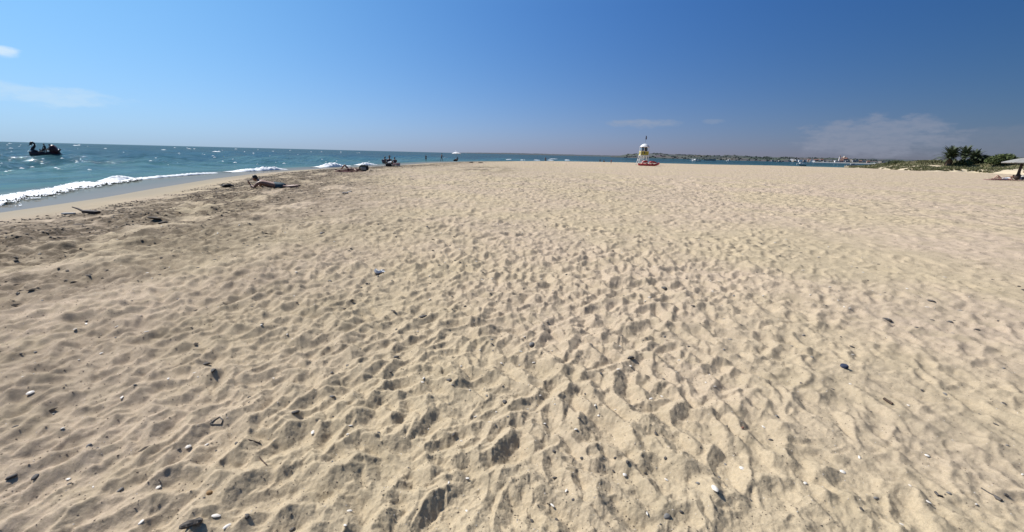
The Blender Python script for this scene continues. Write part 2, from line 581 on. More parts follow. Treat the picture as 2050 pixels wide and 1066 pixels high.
#STAGE2
# ---------------------------------------------------------------- object helpers
class MB:
    """collects simple shapes and links them as ONE mesh object"""
    def __init__(self):
        self.v, self.f = [], []

    def add(self, verts, faces, M=None):
        n = len(self.v)
        self.v += [tuple(M @ Vector(p)) if M else tuple(p) for p in verts]
        self.f += [tuple(i + n for i in f) for f in faces]
        return self

    def box(self, c, s, rz=0.0, ry=0.0, rx=0.0, bev=0.0):
        hx, hy, hz = s[0] / 2, s[1] / 2, s[2] / 2
        M = Matrix.Translation(c) @ Matrix.Rotation(rz, 4, 'Z') @ Matrix.Rotation(ry, 4, 'Y') @ Matrix.Rotation(rx, 4, 'X')
        b = min(bev, hx * .6, hy * .6, hz * .6)
        if b <= 0:
            vs_ = [(x * hx, y * hy, z * hz) for x in (-1, 1) for y in (-1, 1) for z in (-1, 1)]
            return self.add(vs_, [(0, 1, 3, 2), (4, 6, 7, 5), (0, 4, 5, 1), (2, 3, 7, 6), (0, 2, 6, 4), (1, 5, 7, 3)], M)
        bm = bmesh.new()
        bmesh.ops.create_cube(bm, size=1)
        for v in bm.verts:
            v.co = Vector((v.co.x * s[0], v.co.y * s[1], v.co.z * s[2]))
        bmesh.ops.bevel(bm, geom=bm.edges[:], offset=b, segments=1, affect='EDGES')
        bm.verts.index_update()
        self.add([v.co for v in bm.verts], [[v.index for v in f.verts] for f in bm.faces], M)
        bm.free()
        return self

    def tube(self, pts, r, seg=8, cap=True):
        pts = [Vector(p) for p in pts]
        rs = r if isinstance(r, (list, tuple)) else [r] * len(pts)
        verts, faces = [], []
        up = Vector((0.13, 0.21, 1)).normalized()
        for i, p in enumerate(pts):
            d = (pts[min(i + 1, len(pts) - 1)] - pts[max(i - 1, 0)]).normalized()
            a = d.cross(up)
            if a.length < .05:
                a = d.cross(Vector((1, 0, 0)))
            a.normalize()
            b = d.cross(a).normalized()
            for k in range(seg):
                t = 2 * math.pi * k / seg
                verts.append(p + (a * math.cos(t) + b * math.sin(t)) * rs[i])
        for i in range(len(pts) - 1):
            for k in range(seg):
                k2 = (k + 1) % seg
                faces.append((i * seg + k, i * seg + k2, (i + 1) * seg + k2, (i + 1) * seg + k))
        if cap:
            faces.append(tuple(range(seg))[::-1])
            faces.append(tuple((len(pts) - 1) * seg + k for k in range(seg)))
        return self.add(verts, faces)

    def lathe(self, prof, seg=20, c=(0, 0, 0), sx=1, sy=1, M=None, wob=None):
        verts, faces = [], []
        for i, (r, z) in enumerate(prof):
            for k in range(seg):
                t = 2 * math.pi * k / seg
                rr = r * (wob(t, i) if wob else 1)
                verts.append((c[0] + rr * math.cos(t) * sx, c[1] + rr * math.sin(t) * sy, c[2] + z))
        for i in range(len(prof) - 1):
            for k in range(seg):
                k2 = (k + 1) % seg
                faces.append((i * seg + k, i * seg + k2, (i + 1) * seg + k2, (i + 1) * seg + k))
        return self.add(verts, faces, M)

    def ell(self, c, r, seg=12, rings=8, M=None):
        prof = [(math.sin(math.pi * i / rings) + 1e-4, -math.cos(math.pi * i / rings)) for i in range(rings + 1)]
        T = Matrix.Translation(c) @ Matrix.Diagonal((*r, 1))
        return self.lathe(prof, seg, M=(M @ T) if M else T)

    def loft(self, secs, close=False, caps=True):
        n = len(secs[0])
        verts = [p for s_ in secs for p in s_]
        faces = []
        for i in range(len(secs) - 1):
            for k in range(n if close else n - 1):
                k2 = (k + 1) % n
                faces.append((i * n + k, i * n + k2, (i + 1) * n + k2, (i + 1) * n + k))
        if caps and close:
            faces.append(tuple(range(n))[::-1])
            faces.append(tuple((len(secs) - 1) * n + k for k in range(n)))
        return self.add(verts, faces)

    def build(self, name, m, parent=None, smooth=True, label=None, loc=None, rz=None):
        me = mesh_from(name, self.v, self.f, m, smooth)
        bm = bmesh.new()
        bm.from_mesh(me)
        bmesh.ops.recalc_face_normals(bm, faces=bm.faces[:])
        bm.to_mesh(me)
        bm.free()
        if smooth:
            me.polygons.foreach_set('use_smooth', [True] * len(me.polygons))
            try:
                me.set_sharp_from_angle(angle=R(42))
            except Exception:
                pass
        o = bpy.data.objects.new(name, me)
        C.objects.link(o)
        if parent:
            o.parent = parent
        if label:
            o['label'] = label
        if loc is not None:
            o.location = loc
        if rz is not None:
            o.rotation_euler.z = rz
        return o


def tag(o, label, cat, group=None, kind=None):
    o['label'] = label
    o['category'] = cat
    if group:
        o['group'] = group
    if kind:
        o['kind'] = kind
    return o


def thing(name, label, cat, loc=(0, 0, 0), rz=0.0, group=None, scale=1.0):
    o = bpy.data.objects.new(name, None)
    C.objects.link(o)
    o.empty_display_size = .2
    o.location = loc
    o.rotation_euler = (0, 0, rz)
    o.scale = (scale,) * 3
    return tag(o, label, cat, group)


def solid(o, t, offset=0.0):
    md = o.modifiers.new('thickness', 'SOLIDIFY')
    md.thickness = t
    md.offset = offset
    return o


def facing(p):
    """heading that turns an object's front (-Y) to the camera"""
    return -math.atan2(p[0], p[1])


M_ = {}


def mm(name, *a, **k):
    M_[name] = mat(name, *a, **k)
    return M_[name]


mm('skin_light', (.50, .30, .215), .5, .06)
mm('skin_tan', (.30, .155, .10), .5, .06)
mm('skin_brown', (.17, .085, .055), .5, .06)
mm('hair_dark', (.018, .013, .011), .6, .2, 80)
mm('hair_brown', (.06, .035, .02), .6, .2, 80)
mm('cloth_teal', (.035, .075, .095), .85, .15, 60)
mm('cloth_black', (.018, .018, .022), .85, .2, 60)
mm('cloth_navy', (.03, .04, .075), .85, .15, 60)
mm('cloth_blue_grey', (.21, .26, .34), .85, .12, 60)
mm('cloth_plum', (.085, .05, .075), .85, .12, 60)
mm('cloth_white', (.72, .72, .71), .85, .05, 60)
mm('cloth_red', (.42, .05, .05), .85, .1, 60)
mm('cloth_maroon', (.14, .045, .045), .9, .2, 40)
mm('cloth_pink', (.50, .33, .33), .9, .1, 40)
mm('cloth_olive', (.11, .115, .085), .9, .25, 30)
mm('cloth_grey', (.30, .31, .31), .9, .12, 40)
mm('white_paint', (.78, .78, .76), .45, .04, 8)
mm('red_plastic', (.50, .035, .04), .4, .12, 5)
mm('dark_shell', (.022, .014, .020), .45, .3, 6)
mm('maroon_shell', (.085, .018, .022), .45, .25, 6)
mm('grey_metal', (.35, .36, .37), .35, .08, 12, metal=.8)
mm('wood_brown', (.12, .075, .045), .8, .25, 12, bump=.5)
mm('wood_grey', (.10, .085, .07), .9, .4, 60, bump=.8)
mm('wood_dark', (.035, .022, .018), .8, .3, 20, bump=.5)
mm('banner_yellow', (.52, .42, .045), .7, .08, 6)
mm('glass_blue', (.10, .20, .30), .12, .15, 3)
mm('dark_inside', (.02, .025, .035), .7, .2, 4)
mm('foam', (.86, .88, .88), .9, .06, 8)
mm('shell_white', (.66, .61, .53), .55, .1, 40)
mm('stone_dark', (.075, .066, .058), .7, .3, 60, bump=.4)
mm('stone_grey', (.19, .18, .165), .8, .25, 60, bump=.4)
mm('stone_ochre', (.33, .19, .07), .7, .25, 40, bump=.4)
mm('stone_red', (.33, .13, .075), .7, .2, 60, bump=.4)
mm('stick_brown', (.07, .045, .03), .85, .3, 60, bump=.4)
mm('weed', (.07, .053, .037), .85, .3, 30)
mm('crumb', (.075, .055, .042), .85, .4, 30)


# ---------------------------------------------------------------- foam of the breaking waves
def resample(px, n):
    P = np.array(px, float)
    L = np.concatenate([[0], np.cumsum(np.hypot(*np.diff(P, axis=0).T))])
    s = np.linspace(0, L[-1], n)
    return np.stack([np.interp(s, L, P[:, 0]), np.interp(s, L, P[:, 1])], 1)


def foam_sheet(front, back, hump, seed, n=300, m=60, edge=.22):
    f, b = resample(front, n), resample(back, n)
    F = np.array([list(G(*p, SEA + .02)) for p in f])[:, :2]
    B = np.array([list(G(*p, SEA + .05)) for p in b])[:, :2]
    t = np.linspace(0, 1, m)[None, :, None]
    P = F[:, None] * (1 - t) + B[:, None] * t
    X, Y = P[..., 0], P[..., 1]
    tt = np.repeat(np.linspace(0, 1, m)[None], n, 0)
    nz = fbm(X * 2.2, Y * 2.2, seed, 4, .62)
    lump = np.maximum(fbm(X * 5.0, Y * 5.0, seed + 9, 3, .6), -.3)
    body = np.clip(np.minimum(tt / .35, (1 - tt) / .25), 0, 1)
    z = np.maximum(SEA, land_base(X, Y)) + .025 + hump * np.sin(np.clip(tt * 1.15, 0, 1) * math.pi) ** .7 * (.65 + .55 * nz) + .25 * hump * lump + .008 * lump
    keep = (nz + 1.5 * body + .15 * lump) > edge * 1.6
    n2 = fbm(X * 5.5, Y * 5.5, seed + 20, 4, .65)
    thr = -9 + 9.25 * (1 - sstep(.0, .42, tt)) + 9.15 * sstep(.82, 1.0, tt) - 0 * tt
    keep &= n2 > np.where(tt < .55, -.75 + 1.2 * (1 - sstep(0, .55, tt)), np.where(tt > .75, -.75 + .9 * sstep(.75, 1, tt), -9))
    o = grid_mesh('sea_foam', X, Y, z, M_['foam'], keep=keep)
    o['kind'] = 'stuff'
    return o


def foam_hump(base, heights, seed, w=1.3, n=160, m=16):
    """a small breaker standing up at the shore: waterline pixels and its height in pixels along it"""
    b = resample(base, n)
    F = np.array([list(G(*p, SEA)) for p in b])
    hh = np.interp(np.linspace(0, 1, n), np.linspace(0, 1, len(heights)), heights)
    d = np.gradient(F[:, :2], axis=0)
    nrm = np.stack([-d[:, 1], d[:, 0]], 1)
    nrm /= np.linalg.norm(nrm, axis=1)[:, None]
    if nrm[n // 2] @ np.array([-1, .35]) < 0:
        nrm = -nrm
    H = hh * (F[:, 1] * .96 + .4) / 780.0
    t = np.linspace(0, 1, m)
    X = F[:, 0:1] + nrm[:, 0:1] * t[None] * w
    Y = F[:, 1:2] + nrm[:, 1:2] * t[None] * w
    nz = fbm(X * 3, Y * 3, seed, 3, .6)
    Z = SEA - .03 + H[:, None] * np.sin(math.pi * np.clip(t, 0, 1))[None] ** .55 * (1 + .35 * nz) + .03
    o = grid_mesh('sea_foam', X, Y, Z, M_['foam'])
    o['kind'] = 'stuff'
    return o


foam_sheet([(-160, 440), (-60, 427), (0, 421.5), (46, 415), (30, 408), (73, 407), (117, 400), (137, 394), (183, 382), (208, 376), (240, 371), (285, 363)],
           [(-160, 406), (-60, 395), (0, 387), (49, 380), (85, 374), (102, 373), (122, 368), (137, 364), (168, 360), (190, 362), (238, 358), (284, 354)], .06, 301, n=420, m=80)
foam_hump([(232, 364), (258, 361.5), (284, 359)], [1, 6, 9, 6, 1], 311, .9)
foam_hump([(283, 360), (330, 355.5), (385, 351), (437, 347)], [2, 3.2, 2.6, 3, 1], 312, .5)
foam_hump([(465, 345.2), (520, 342.5), (577, 339.6)], [.6, 1.5, 4.5, 3, 6, 5, .5], 313, 1.0)
foam_hump([(640, 335.8), (672, 334.4), (704, 332.6)], [.5, 2, 5.5, 7, 2, .5], 314, 1.2)
foam_hump([(720, 331.6), (738, 331), (756, 330)], [.5, 2, 4.2, 3, .4], 315, 1.2)
for x0, x1, y, h in ((1012, 1026, 320, 1.6), (1040, 1058, 321.6, 2), (1066, 1080, 321.6, 2), (1098, 1116, 318.8, 1.4), (1100, 1112, 321.4, 1.6), (1138, 1143, 321.4, 1.6)):
    foam_hump([(x0, y - .2), (x1, y + .2)], [.2, h * .55, h * .45, .2], 320 + x0, 2.0, n=24, m=8)
for x0, x1, y, h in ((432, 446, 304, .9), (150, 158, 291.5, .7), (330, 340, 300.5, .6)):
    foam_hump([(x0, y), (x1, y + .5)], [.2, h, h * .5, .9 * h, .2], 340 + x0, 1.5, n=24, m=8)

# white flecks on the open water: foam, broken crests and stand-ins for sun glints
gf = np.random.default_rng(61)
V, Fc = [], []
for k in range(95):
    px_ = 760 * gf.uniform() ** 1.5 - 20
    hz = 284 + .0255 * px_
    p = G(px_, hz + 3 + (60 - .055 * px_) * gf.uniform() ** 1.5, SEA)
    if shore_dist(np.array([p.x]), np.array([p.y]))[0] > -2.5:
        continue
    s_ = (.03 + .0011 * p.length) * gf.uniform(.5, 1.3)
    th = R(20) + gf.normal() * .3
    i0, n_ = len(V), 9
    V.append((p.x, p.y, SEA + .05 + .55 * s_))
    for j in range(n_):
        a = 2 * math.pi * j / n_
        u, v = s_ * 2.0 * math.cos(a) * gf.uniform(.5, 1.2), s_ * .7 * math.sin(a) * gf.uniform(.6, 1.2)
        V.append((p.x + u * math.cos(th) - v * math.sin(th), p.y + u * math.sin(th) + v * math.cos(th), SEA + .03 + .22 * s_ * gf.uniform()))
    Fc += [(i0, i0 + 1 + j, i0 + 1 + (j + 1) % n_) for j in range(n_)]
o = bpy.data.objects.new('foam_flecks', mesh_from('foam_flecks', V, Fc, M_['foam']))
C.objects.link(o)
o['kind'] = 'stuff'

# ---------------------------------------------------------------- people
def skin_mesh(name, chains, m, sub=1):
    """chains: list of (points, radii, links); each grows as a skinned component rooted at its first point"""
    bm = bmesh.new()
    lay = bm.verts.layers.skin.verify()
    for pts, radii, links in chains:
        vs_ = []
        for i, (p, r) in enumerate(zip(pts, radii)):
            v = bm.verts.new(p)
            v[lay].radius = (r, r) if not isinstance(r, tuple) else r
            v[lay].use_root = (i == 0)
            vs_.append(v)
        for a, b in links:
            bm.edges.new((vs_[a], vs_[b]))
    me = bpy.data.meshes.new(name + '_cage')
    bm.to_mesh(me)
    bm.free()
    o = bpy.data.objects.new(name + '_cage', me)
    C.objects.link(o)
    md = o.modifiers.new('skin', 'SKIN')
    md.use_smooth_shade = True
    md.branch_smoothing = .6
    o.modifiers.new('sub', 'SUBSURF').levels = sub
    dg = bpy.context.evaluated_depsgraph_get()
    out = bpy.data.meshes.new_from_object(o.evaluated_get(dg))
    bpy.data.objects.remove(o)
    bpy.data.meshes.remove(me)
    out.name = name
    out.materials.clear()
    out.materials.append(m)
    return out


def head_parts(c, fwd, up, s=1.0):
    """skull with brow, nose, lips, chin and ears, and a hair cap; lists of verts and faces"""
    fwd, up = Vector(fwd).normalized(), Vector(up)
    up = (up - fwd * up.dot(fwd)).normalized()
    side = fwd.cross(up)
    M = Matrix((side, fwd, up)).transposed().to_4x4()
    M.translation = Vector(c)
    hb, hr = MB(), MB()
    seg, rings = 20, 16
    for dst, grow, hair in ((hb, 1.0, False), (hr, 1.09, True)):
        verts, faces = [], []
        for i in range(rings + 1):
            th = math.pi * i / rings
            for k in range(seg):
                ph = 2 * math.pi * k / seg
                x, y, z = math.sin(th) * math.sin(ph), math.sin(th) * math.cos(ph), math.cos(th)
                X, Y, Z = .076 * x, .096 * y, .112 * z
                if Z < -.02:                                     # jaw narrows
                    X *= 1 - .38 * (-Z - .02) / .09
                    Y = Y * (1 - .25 * (-Z - .02) / .09) + .012
                if not hair and y > .75:
                    if abs(x) < .22 and -.35 < z < .12:
                        Y += .022 * (1 - abs(x) / .22) * (1 - abs(z + .14) / .26)   # nose
                    if .02 < z < .3 and .2 < abs(x) < .55:
                        Y -= .008                                # eye sockets
                    if -.62 < z < -.42 and abs(x) < .35:
                        Y += .006                                # lips
                verts.append((X * grow * s, Y * grow * s, (Z + (.006 if hair else 0)) * grow * s))
        for i in range(rings):
            for k in range(seg):
                k2 = (k + 1) % seg
                q = (i * seg + k, i * seg + k2, (i + 1) * seg + k2, (i + 1) * seg + k)
                if hair:
                    th = math.pi * (i + .5) / rings
                    ph = 2 * math.pi * (k + .5) / seg
                    y, z = math.sin(th) * math.cos(ph), math.cos(th)
                    if (y > .35 and z < .52) or z < -.45 or (y > -.1 and z < .05):
                        continue
                faces.append(q)
        dst.add(verts, faces, M)
    for sx in (-1, 1):
        hb.ell((sx * .078 * s, -.005 * s, -.005 * s), (.014 * s, .022 * s, .032 * s), 8, 6, M)
    return hb, hr


FING = ((-.032, .070, .0085), (-.011, .082, .009), (.011, .078, .009), (.031, .062, .008))


def hand_chains(w, d, n, left, curl=.35):
    """palm, four unequal fingers and a thumb; w wrist, d direction of the hand, n back of the hand"""
    w, d = Vector(w), Vector(d).normalized()
    n = Vector(n)
    n = (n - d * n.dot(d)).normalized()
    s = d.cross(n) * (1 if left else -1)
    out = [([w - d * .02, w + d * .03, w + d * .075, w + d * .09], [.024, (.034, .026), (.040, .024), .030], [(0, 1), (1, 2), (2, 3)])]
    for off, ln, r in FING:
        p0 = w + d * .055 + s * off * .8
        p1 = w + d * .092 + s * off
        dd = (d - n * curl).normalized()
        p2 = p1 + dd * ln * .45
        dd2 = (d - n * curl * 2.2).normalized()
        p3 = p2 + dd2 * ln * .35
        p4 = p3 + (d - n * curl * 3).normalized() * ln * .25
        out.append(([p0, p1, p2, p3, p4], [r, r, r * .95, r * .85, r * .7], [(0, 1), (1, 2), (2, 3), (3, 4)]))
    t0 = w + d * .02 - s * .02
    t1 = w + d * .045 - s * .052
    t2 = t1 + (d * .8 - s * .45 - n * .2).normalized() * .032
    t3 = t2 + (d - s * .1 - n * .3).normalized() * .026
    out.append(([t0, t1, t2, t3], [.014, .0115, .010, .008], [(0, 1), (1, 2), (2, 3)]))
    return out


def person(label, P, loc, rz, skin, hair='hair_dark', wear=(), group=None, scale=1.0, lookf=(0, 1, 0), lookup=(0, 0, 1), build=1.0, hand_n=None):
    """P: joints in metres, front along +Y; keys pelvis waist chest neck head, and hip knee ankle toe shoulder elbow wrist for l and r"""
    V = {k: Vector(v) for k, v in P.items()}
    t = thing('person', label, 'person', loc, rz, group, scale)
    k = ['pelvis', 'waist', 'chest', 'neck', 'skull']
    V['skull'] = V['neck'].lerp(V['head'], .75)
    pts = [V[a] for a in k]
    rad = [.125 * build, .112 * build, .13 * build, .056, .055]
    links = [(0, 1), (1, 2), (2, 3), (3, 4)]
    chains = []
    for sd_ in 'lr':
        n = len(pts)
        pts += [V['shoulder' + sd_], V['elbow' + sd_], V['elbow' + sd_].lerp(V['wrist' + sd_], .35), V['wrist' + sd_]]
        rad += [.060 * build, .043, .041, .028]
        links += [(2, n), (n, n + 1), (n + 1, n + 2), (n + 2, n + 3)]
        n = len(pts)
        an, to = V['ankle' + sd_], V['toe' + sd_]
        pts += [V['hip' + sd_], V['knee' + sd_], V['knee' + sd_].lerp(an, .35), an, an.lerp(to, .55) , to]
        rad += [.093 * build, .060, .058, .038, .038, .026]
        links += [(0, n), (n, n + 1), (n + 1, n + 2), (n + 2, n + 3), (n + 3, n + 4), (n + 4, n + 5)]
        hd = V.get('hand' + sd_, V['wrist' + sd_] - V['elbow' + sd_])
        nn = (hand_n or {}).get(sd_, (0, 0, 1) if abs(hd.normalized().z) < .8 else (0, 1, 0))
        chains += hand_chains(V['wrist' + sd_], hd, nn, sd_ == 'l')
    chains.insert(0, (pts, rad, links))
    me = skin_mesh('body', chains, M_[skin])
    hb, hr = head_parts(V['head'], lookf, lookup)
    bm = bmesh.new()
    bm.from_mesh(me)
    vs_ = [bm.verts.new(p) for p in hb.v]
    for f in hb.f:
        try:
            bm.faces.new([vs_[i] for i in f]).smooth = True
        except ValueError:
            pass
    bmesh.ops.recalc_face_normals(bm, faces=bm.faces[:])
    bm.to_mesh(me)
    bm.free()
    o = bpy.data.objects.new('body', me)
    C.objects.link(o)
    o.parent = t
    if hair:
        hr.build('hair', M_[hair], t)
    for kind, mt in wear:
        if kind in ('shorts', 'trunks', 'briefs'):
            q = {'shorts': .82, 'trunks': .5, 'briefs': .16}[kind]
            pp = [V['pelvis'], V['pelvis'].lerp(V['waist'], .75)]
            rr = [.139 * build, .122 * build]
            ll = [(0, 1)]
            for sd_ in 'lr':
                n = len(pp)
                pp += [V['hip' + sd_], V['hip' + sd_].lerp(V['knee' + sd_], q)]
                rr += [.107 * build, .107 * build - .025 * q]
                ll += [(0, n), (n, n + 1)]
            nm = 'shorts' if kind != 'briefs' else 'swim_briefs'
        elif kind == 'bra':
            pp = [V['chest'] * 1.0, V['waist'].lerp(V['chest'], .6)]
            rr, ll, nm = [.139 * build, .130 * build], [(0, 1)], 'bikini_top'
        else:
            pp = [V['chest'], V['waist'], V['pelvis'], V['chest'].lerp(V['neck'], .6)]
            rr = [.145 * build, .130 * build, .138 * build, .085]
            ll = [(0, 1), (1, 2), (0, 3)]
            nm = {'shirt': 'shirt', 'swimsuit': 'swimsuit'}[kind]
            if kind == 'shirt':
                for sd_ in 'lr':
                    n = len(pp)
                    pp += [V['shoulder' + sd_], V['shoulder' + sd_].lerp(V['elbow' + sd_], .6)]
                    rr += [.072 * build, .06]
                    ll += [(0, n), (n, n + 1)]
        c = bpy.data.objects.new(nm, skin_mesh(nm, [(pp, rr, ll)], M_[mt]))
        C.objects.link(c)
        c.parent = t
    return t


def pose_standing(lean=.0, arms=0.0, step=0.0):
    P = dict(pelvis=(0, 0, .95), waist=(0, .0, 1.08), chest=(0, .01 + lean * .4, 1.29), neck=(0, .02 + lean, 1.48), head=(0, .04 + lean * 1.2, 1.63))
    for s_, x in (('l', -1), ('r', 1)):
        st = step * x
        P['hip' + s_] = (x * .09, 0, .90)
        P['knee' + s_] = (x * .105, .03 + st * .5, .49)
        P['ankle' + s_] = (x * .11, -.02 + st, .07)
        P['toe' + s_] = (x * .13, .15 + st, .025)
        P['shoulder' + s_] = (x * .18, lean, 1.42)
        P['elbow' + s_] = (x * .25, -.02 + lean + arms * .12, 1.13)
        P['wrist' + s_] = (x * .23, .06 + lean + arms * .3, .90 + arms * .2)
    return P


def pose_sitting(seat=0.0, back=-.12, knee=.36, kz=.46):
    P = dict(pelvis=(0, 0, .12 + seat), waist=(0, back * .35, .25 + seat), chest=(0, back * .7, .45 + seat), neck=(0, back * .75, .63 + seat), head=(0, back * .6 + .03, .79 + seat))
    for s_, x in (('l', -1), ('r', 1)):
        P['hip' + s_] = (x * .09, .03, .12 + seat)
        P['knee' + s_] = (x * .13, knee + .04, kz + seat * .15)
        P['ankle' + s_] = (x * .13, knee + .22 - (seat * .3), .07)
        P['toe' + s_] = (x * .14, knee + .39 - (seat * .3), .03)
        P['shoulder' + s_] = (x * .18, back * .75, .57 + seat)
        P['elbow' + s_] = (x * .25, back * .3 + .12, .36 + seat)
        P['wrist' + s_] = (x * .13, knee * .85, kz + .02 + seat * .2)
    return P


POSE_PRONE = dict(pelvis=(0, -.02, .125), waist=(0, .14, .135), chest=(0, .37, .20), neck=(0, .53, .30), head=(0, .62, .385),
                  hipl=(-.09, -.08, .12), hipr=(.09, -.08, .12), kneel=(-.13, -.52, .075), kneer=(.12, -.52, .075),
                  anklel=(-.16, -.92, .12), ankler=(.13, -.90, .13), toel=(-.17, -1.02, .02), toer=(.14, -1.0, .025),
                  shoulderl=(-.18, .44, .24), shoulderr=(.18, .44, .24), elbowl=(-.25, .58, .05), elbowr=(.24, .62, .05),
                  wristl=(-.12, .78, .16), wristr=(.08, .84, .05), handl=(.02, .25, 1.0), handr=(-.2, 1, -.05))
POSE_FLAT = dict(pelvis=(0, -.02, .12), waist=(0, .13, .12), chest=(0, .36, .135), neck=(0, .54, .13), head=(0, .68, .125),
                 hipl=(-.09, -.08, .11), hipr=(.09, -.08, .11), kneel=(-.12, -.50, .085), kneer=(.12, -.50, .085),
                 anklel=(-.14, -.90, .06), ankler=(.14, -.90, .06), toel=(-.19, -1.02, .07), toer=(.19, -1.02, .07),
                 shoulderl=(-.18, .46, .12), shoulderr=(.18, .46, .12), elbowl=(-.30, .24, .07), elbowr=(.32, .62, .07),
                 wristl=(-.28, .0, .05), wristr=(.14, .76, .06))
POSE_SUPINE = dict(POSE_FLAT, kneel=(-.13, -.36, .46), anklel=(-.13, -.70, .07), toel=(-.13, -.87, .03), ankler=(.13, -.92, .06), toer=(.16, -.98, .16),
                   elbowl=(-.27, .34, .07), wristl=(-.10, .14, .25))

# the man lying on his front, propped on his elbows, head towards the sea
p = on_sand(548, 377)
person('tanned man in dark teal shorts lying propped on his elbows near the water', POSE_PRONE, (p.x, p.y, p.z - .02), R(97), 'skin_tan', 'hair_dark',
       (('shorts', 'cloth_teal'),), scale=1.1, build=1.3, lookf=(.1, 1, -.18), hand_n={'l': (0, -1, .2)})
p = on_sand(455, 375)
mb = MB()
secs = []
for i in range(11):
    u = i / 10
    r = math.sin(math.pi * min(max(u, .04), .96)) ** .6
    secs.append([(-.26 + .52 * u, math.cos(a) * .12 * r * (1 + .2 * math.sin(5 * u + 2 * a)), max(0, .055 + math.sin(a) * .075 * r * (1 + .35 * math.sin(9 * u + a)))) for a in [2 * math.pi * k / 12 for k in range(12)]])
mb.loft(secs, close=True)
t = thing('cloth_bag', 'small dark rumpled bag on the sand in front of the man propped on his elbows', 'bag', p, R(12))
mb.build('pouch', M_['cloth_black'], t)
MB().tube([(-.2, -.02, .09), (-.12, -.05, .15), (.02, -.04, .165), (.14, -.02, .12)], .012, 6).build('strap', M_['cloth_black'], t)

# the person on a towel further up the beach, backpack behind the head
p = on_sand(700, 344.5)
t = thing('beach_towel', 'dark red towel under the sunbather lying beside a backpack', 'towel', p, R(6))
X, Y = np.meshgrid(np.linspace(-1.05, 1.05, 40), np.linspace(-.42, .42, 16), indexing='ij')
Zt = .03 + .03 * np.abs(fbm(X * 2.5, Y * 2.5, 401, 3))
o = grid_mesh('cloth', X, Y, Zt, M_['cloth_maroon'])
o.parent = t
solid(o, .012)
person('tanned sunbather lying on the back with one knee bent, beside a backpack', POSE_SUPINE, (p.x, p.y, p.z + .05), R(-84), 'skin_tan', 'hair_brown',
       (('briefs', 'cloth_maroon'), ('bra', 'cloth_maroon')), scale=1.0, lookf=(0, 0, 1), lookup=(0, 1, .1))
p = on_sand(728, 343)
t = thing('backpack', 'olive and black backpack standing on the sand at the head of a lying sunbather', 'backpack', p, R(15))
mb = MB()
secs = []
for i in range(9):
    u = i / 8
    r = (.55 + .45 * math.sin(math.pi * (.12 + .8 * u))) * (1 if 0 < i < 8 else .75)
    secs.append([(math.copysign(abs(math.cos(a)) ** .6, math.cos(a)) * .34 * r, math.copysign(abs(math.sin(a)) ** .6, math.sin(a)) * .17 * r, .46 * u) for a in [2 * math.pi * k / 16 for k in range(16)]])
mb.loft(secs, close=True).build('pack', M_['cloth_olive'], t)
mb = MB()
mb.box((.02, -.18, .17), (.40, .09, .22), bev=.03).build('front_pocket', M_['cloth_grey'], t)
MB().tube([(-.1, 0, .45), (-.06, 0, .53), (.06, 0, .53), (.1, 0, .45)], .015, 6).build('handle', M_['cloth_black'], t)
for sx in (-1, 1):
    MB().tube([(sx * .12, .12, .42), (sx * .17, .25, .36), (sx * .19, .27, .2), (sx * .15, .16, .05)], .022, 6).build('strap', M_['cloth_black'], t)
MB().ell((.27, -.05, .24), (.13, .15, .2), 12, 8).build('side_pocket', M_['cloth_black'], t)
p = on_sand(744, 343.2)
t = thing('sandal', 'dark sandal lying on the sand behind the backpack', 'sandal', p, R(70))
mb = MB()
mb.loft([[(x * w, y, z) for x, z in ((-1, .01), (1, .01), (1, .035), (-1, .035))] for y, w in ((-.15, .035), (-.1, .05), (0, .042), (.09, .06), (.14, .035))], close=True)
mb.build('sole', M_['cloth_black'], t)
MB().tube([(-.05, .05, .03), (-.03, .06, .08), (.03, .06, .08), (.05, .05, .03)], .012, 6).build('strap', M_['wood_dark'], t)


# the group of three seated in the middle distance
def beach_chair(label, loc, rz):
    t = thing('beach_chair', label, 'beach chair', loc, rz, 'folding chairs of the seated group')
    for sx in (-1, 1):
        MB().tube([(sx * .26, .24, .0), (sx * .26, -.20, .33)], .014, 6).build('leg', M_['grey_metal'], t)
        MB().tube([(sx * .26, -.26, .0), (sx * .26, .24, .30)], .014, 6).build('leg', M_['grey_metal'], t)
        MB().tube([(sx * .24, -.20, .28), (sx * .24, -.36, .78)], .014, 6).build('back_frame', M_['grey_metal'], t)
        MB().box((sx * .29, -.02, .47), (.05, .40, .025), bev=.008).build('armrest', M_['wood_dark'], t)
    o = MB().loft([[(x, y, z) for x in (-.24, -.08, .08, .24)] for y, z in ((.26, .31), (.1, .28), (-.08, .27), (-.2, .29))]).build('seat', M_['cloth_black'], t)
    solid(o, .015)
    o = MB().loft([[(x, y, z) for x in (-.23, -.08, .08, .23)] for y, z in ((-.21, .34), (-.28, .48), (-.31, .62), (-.35, .77))]).build('backrest', M_['cloth_navy'], t)
    solid(o, .015)
    return t


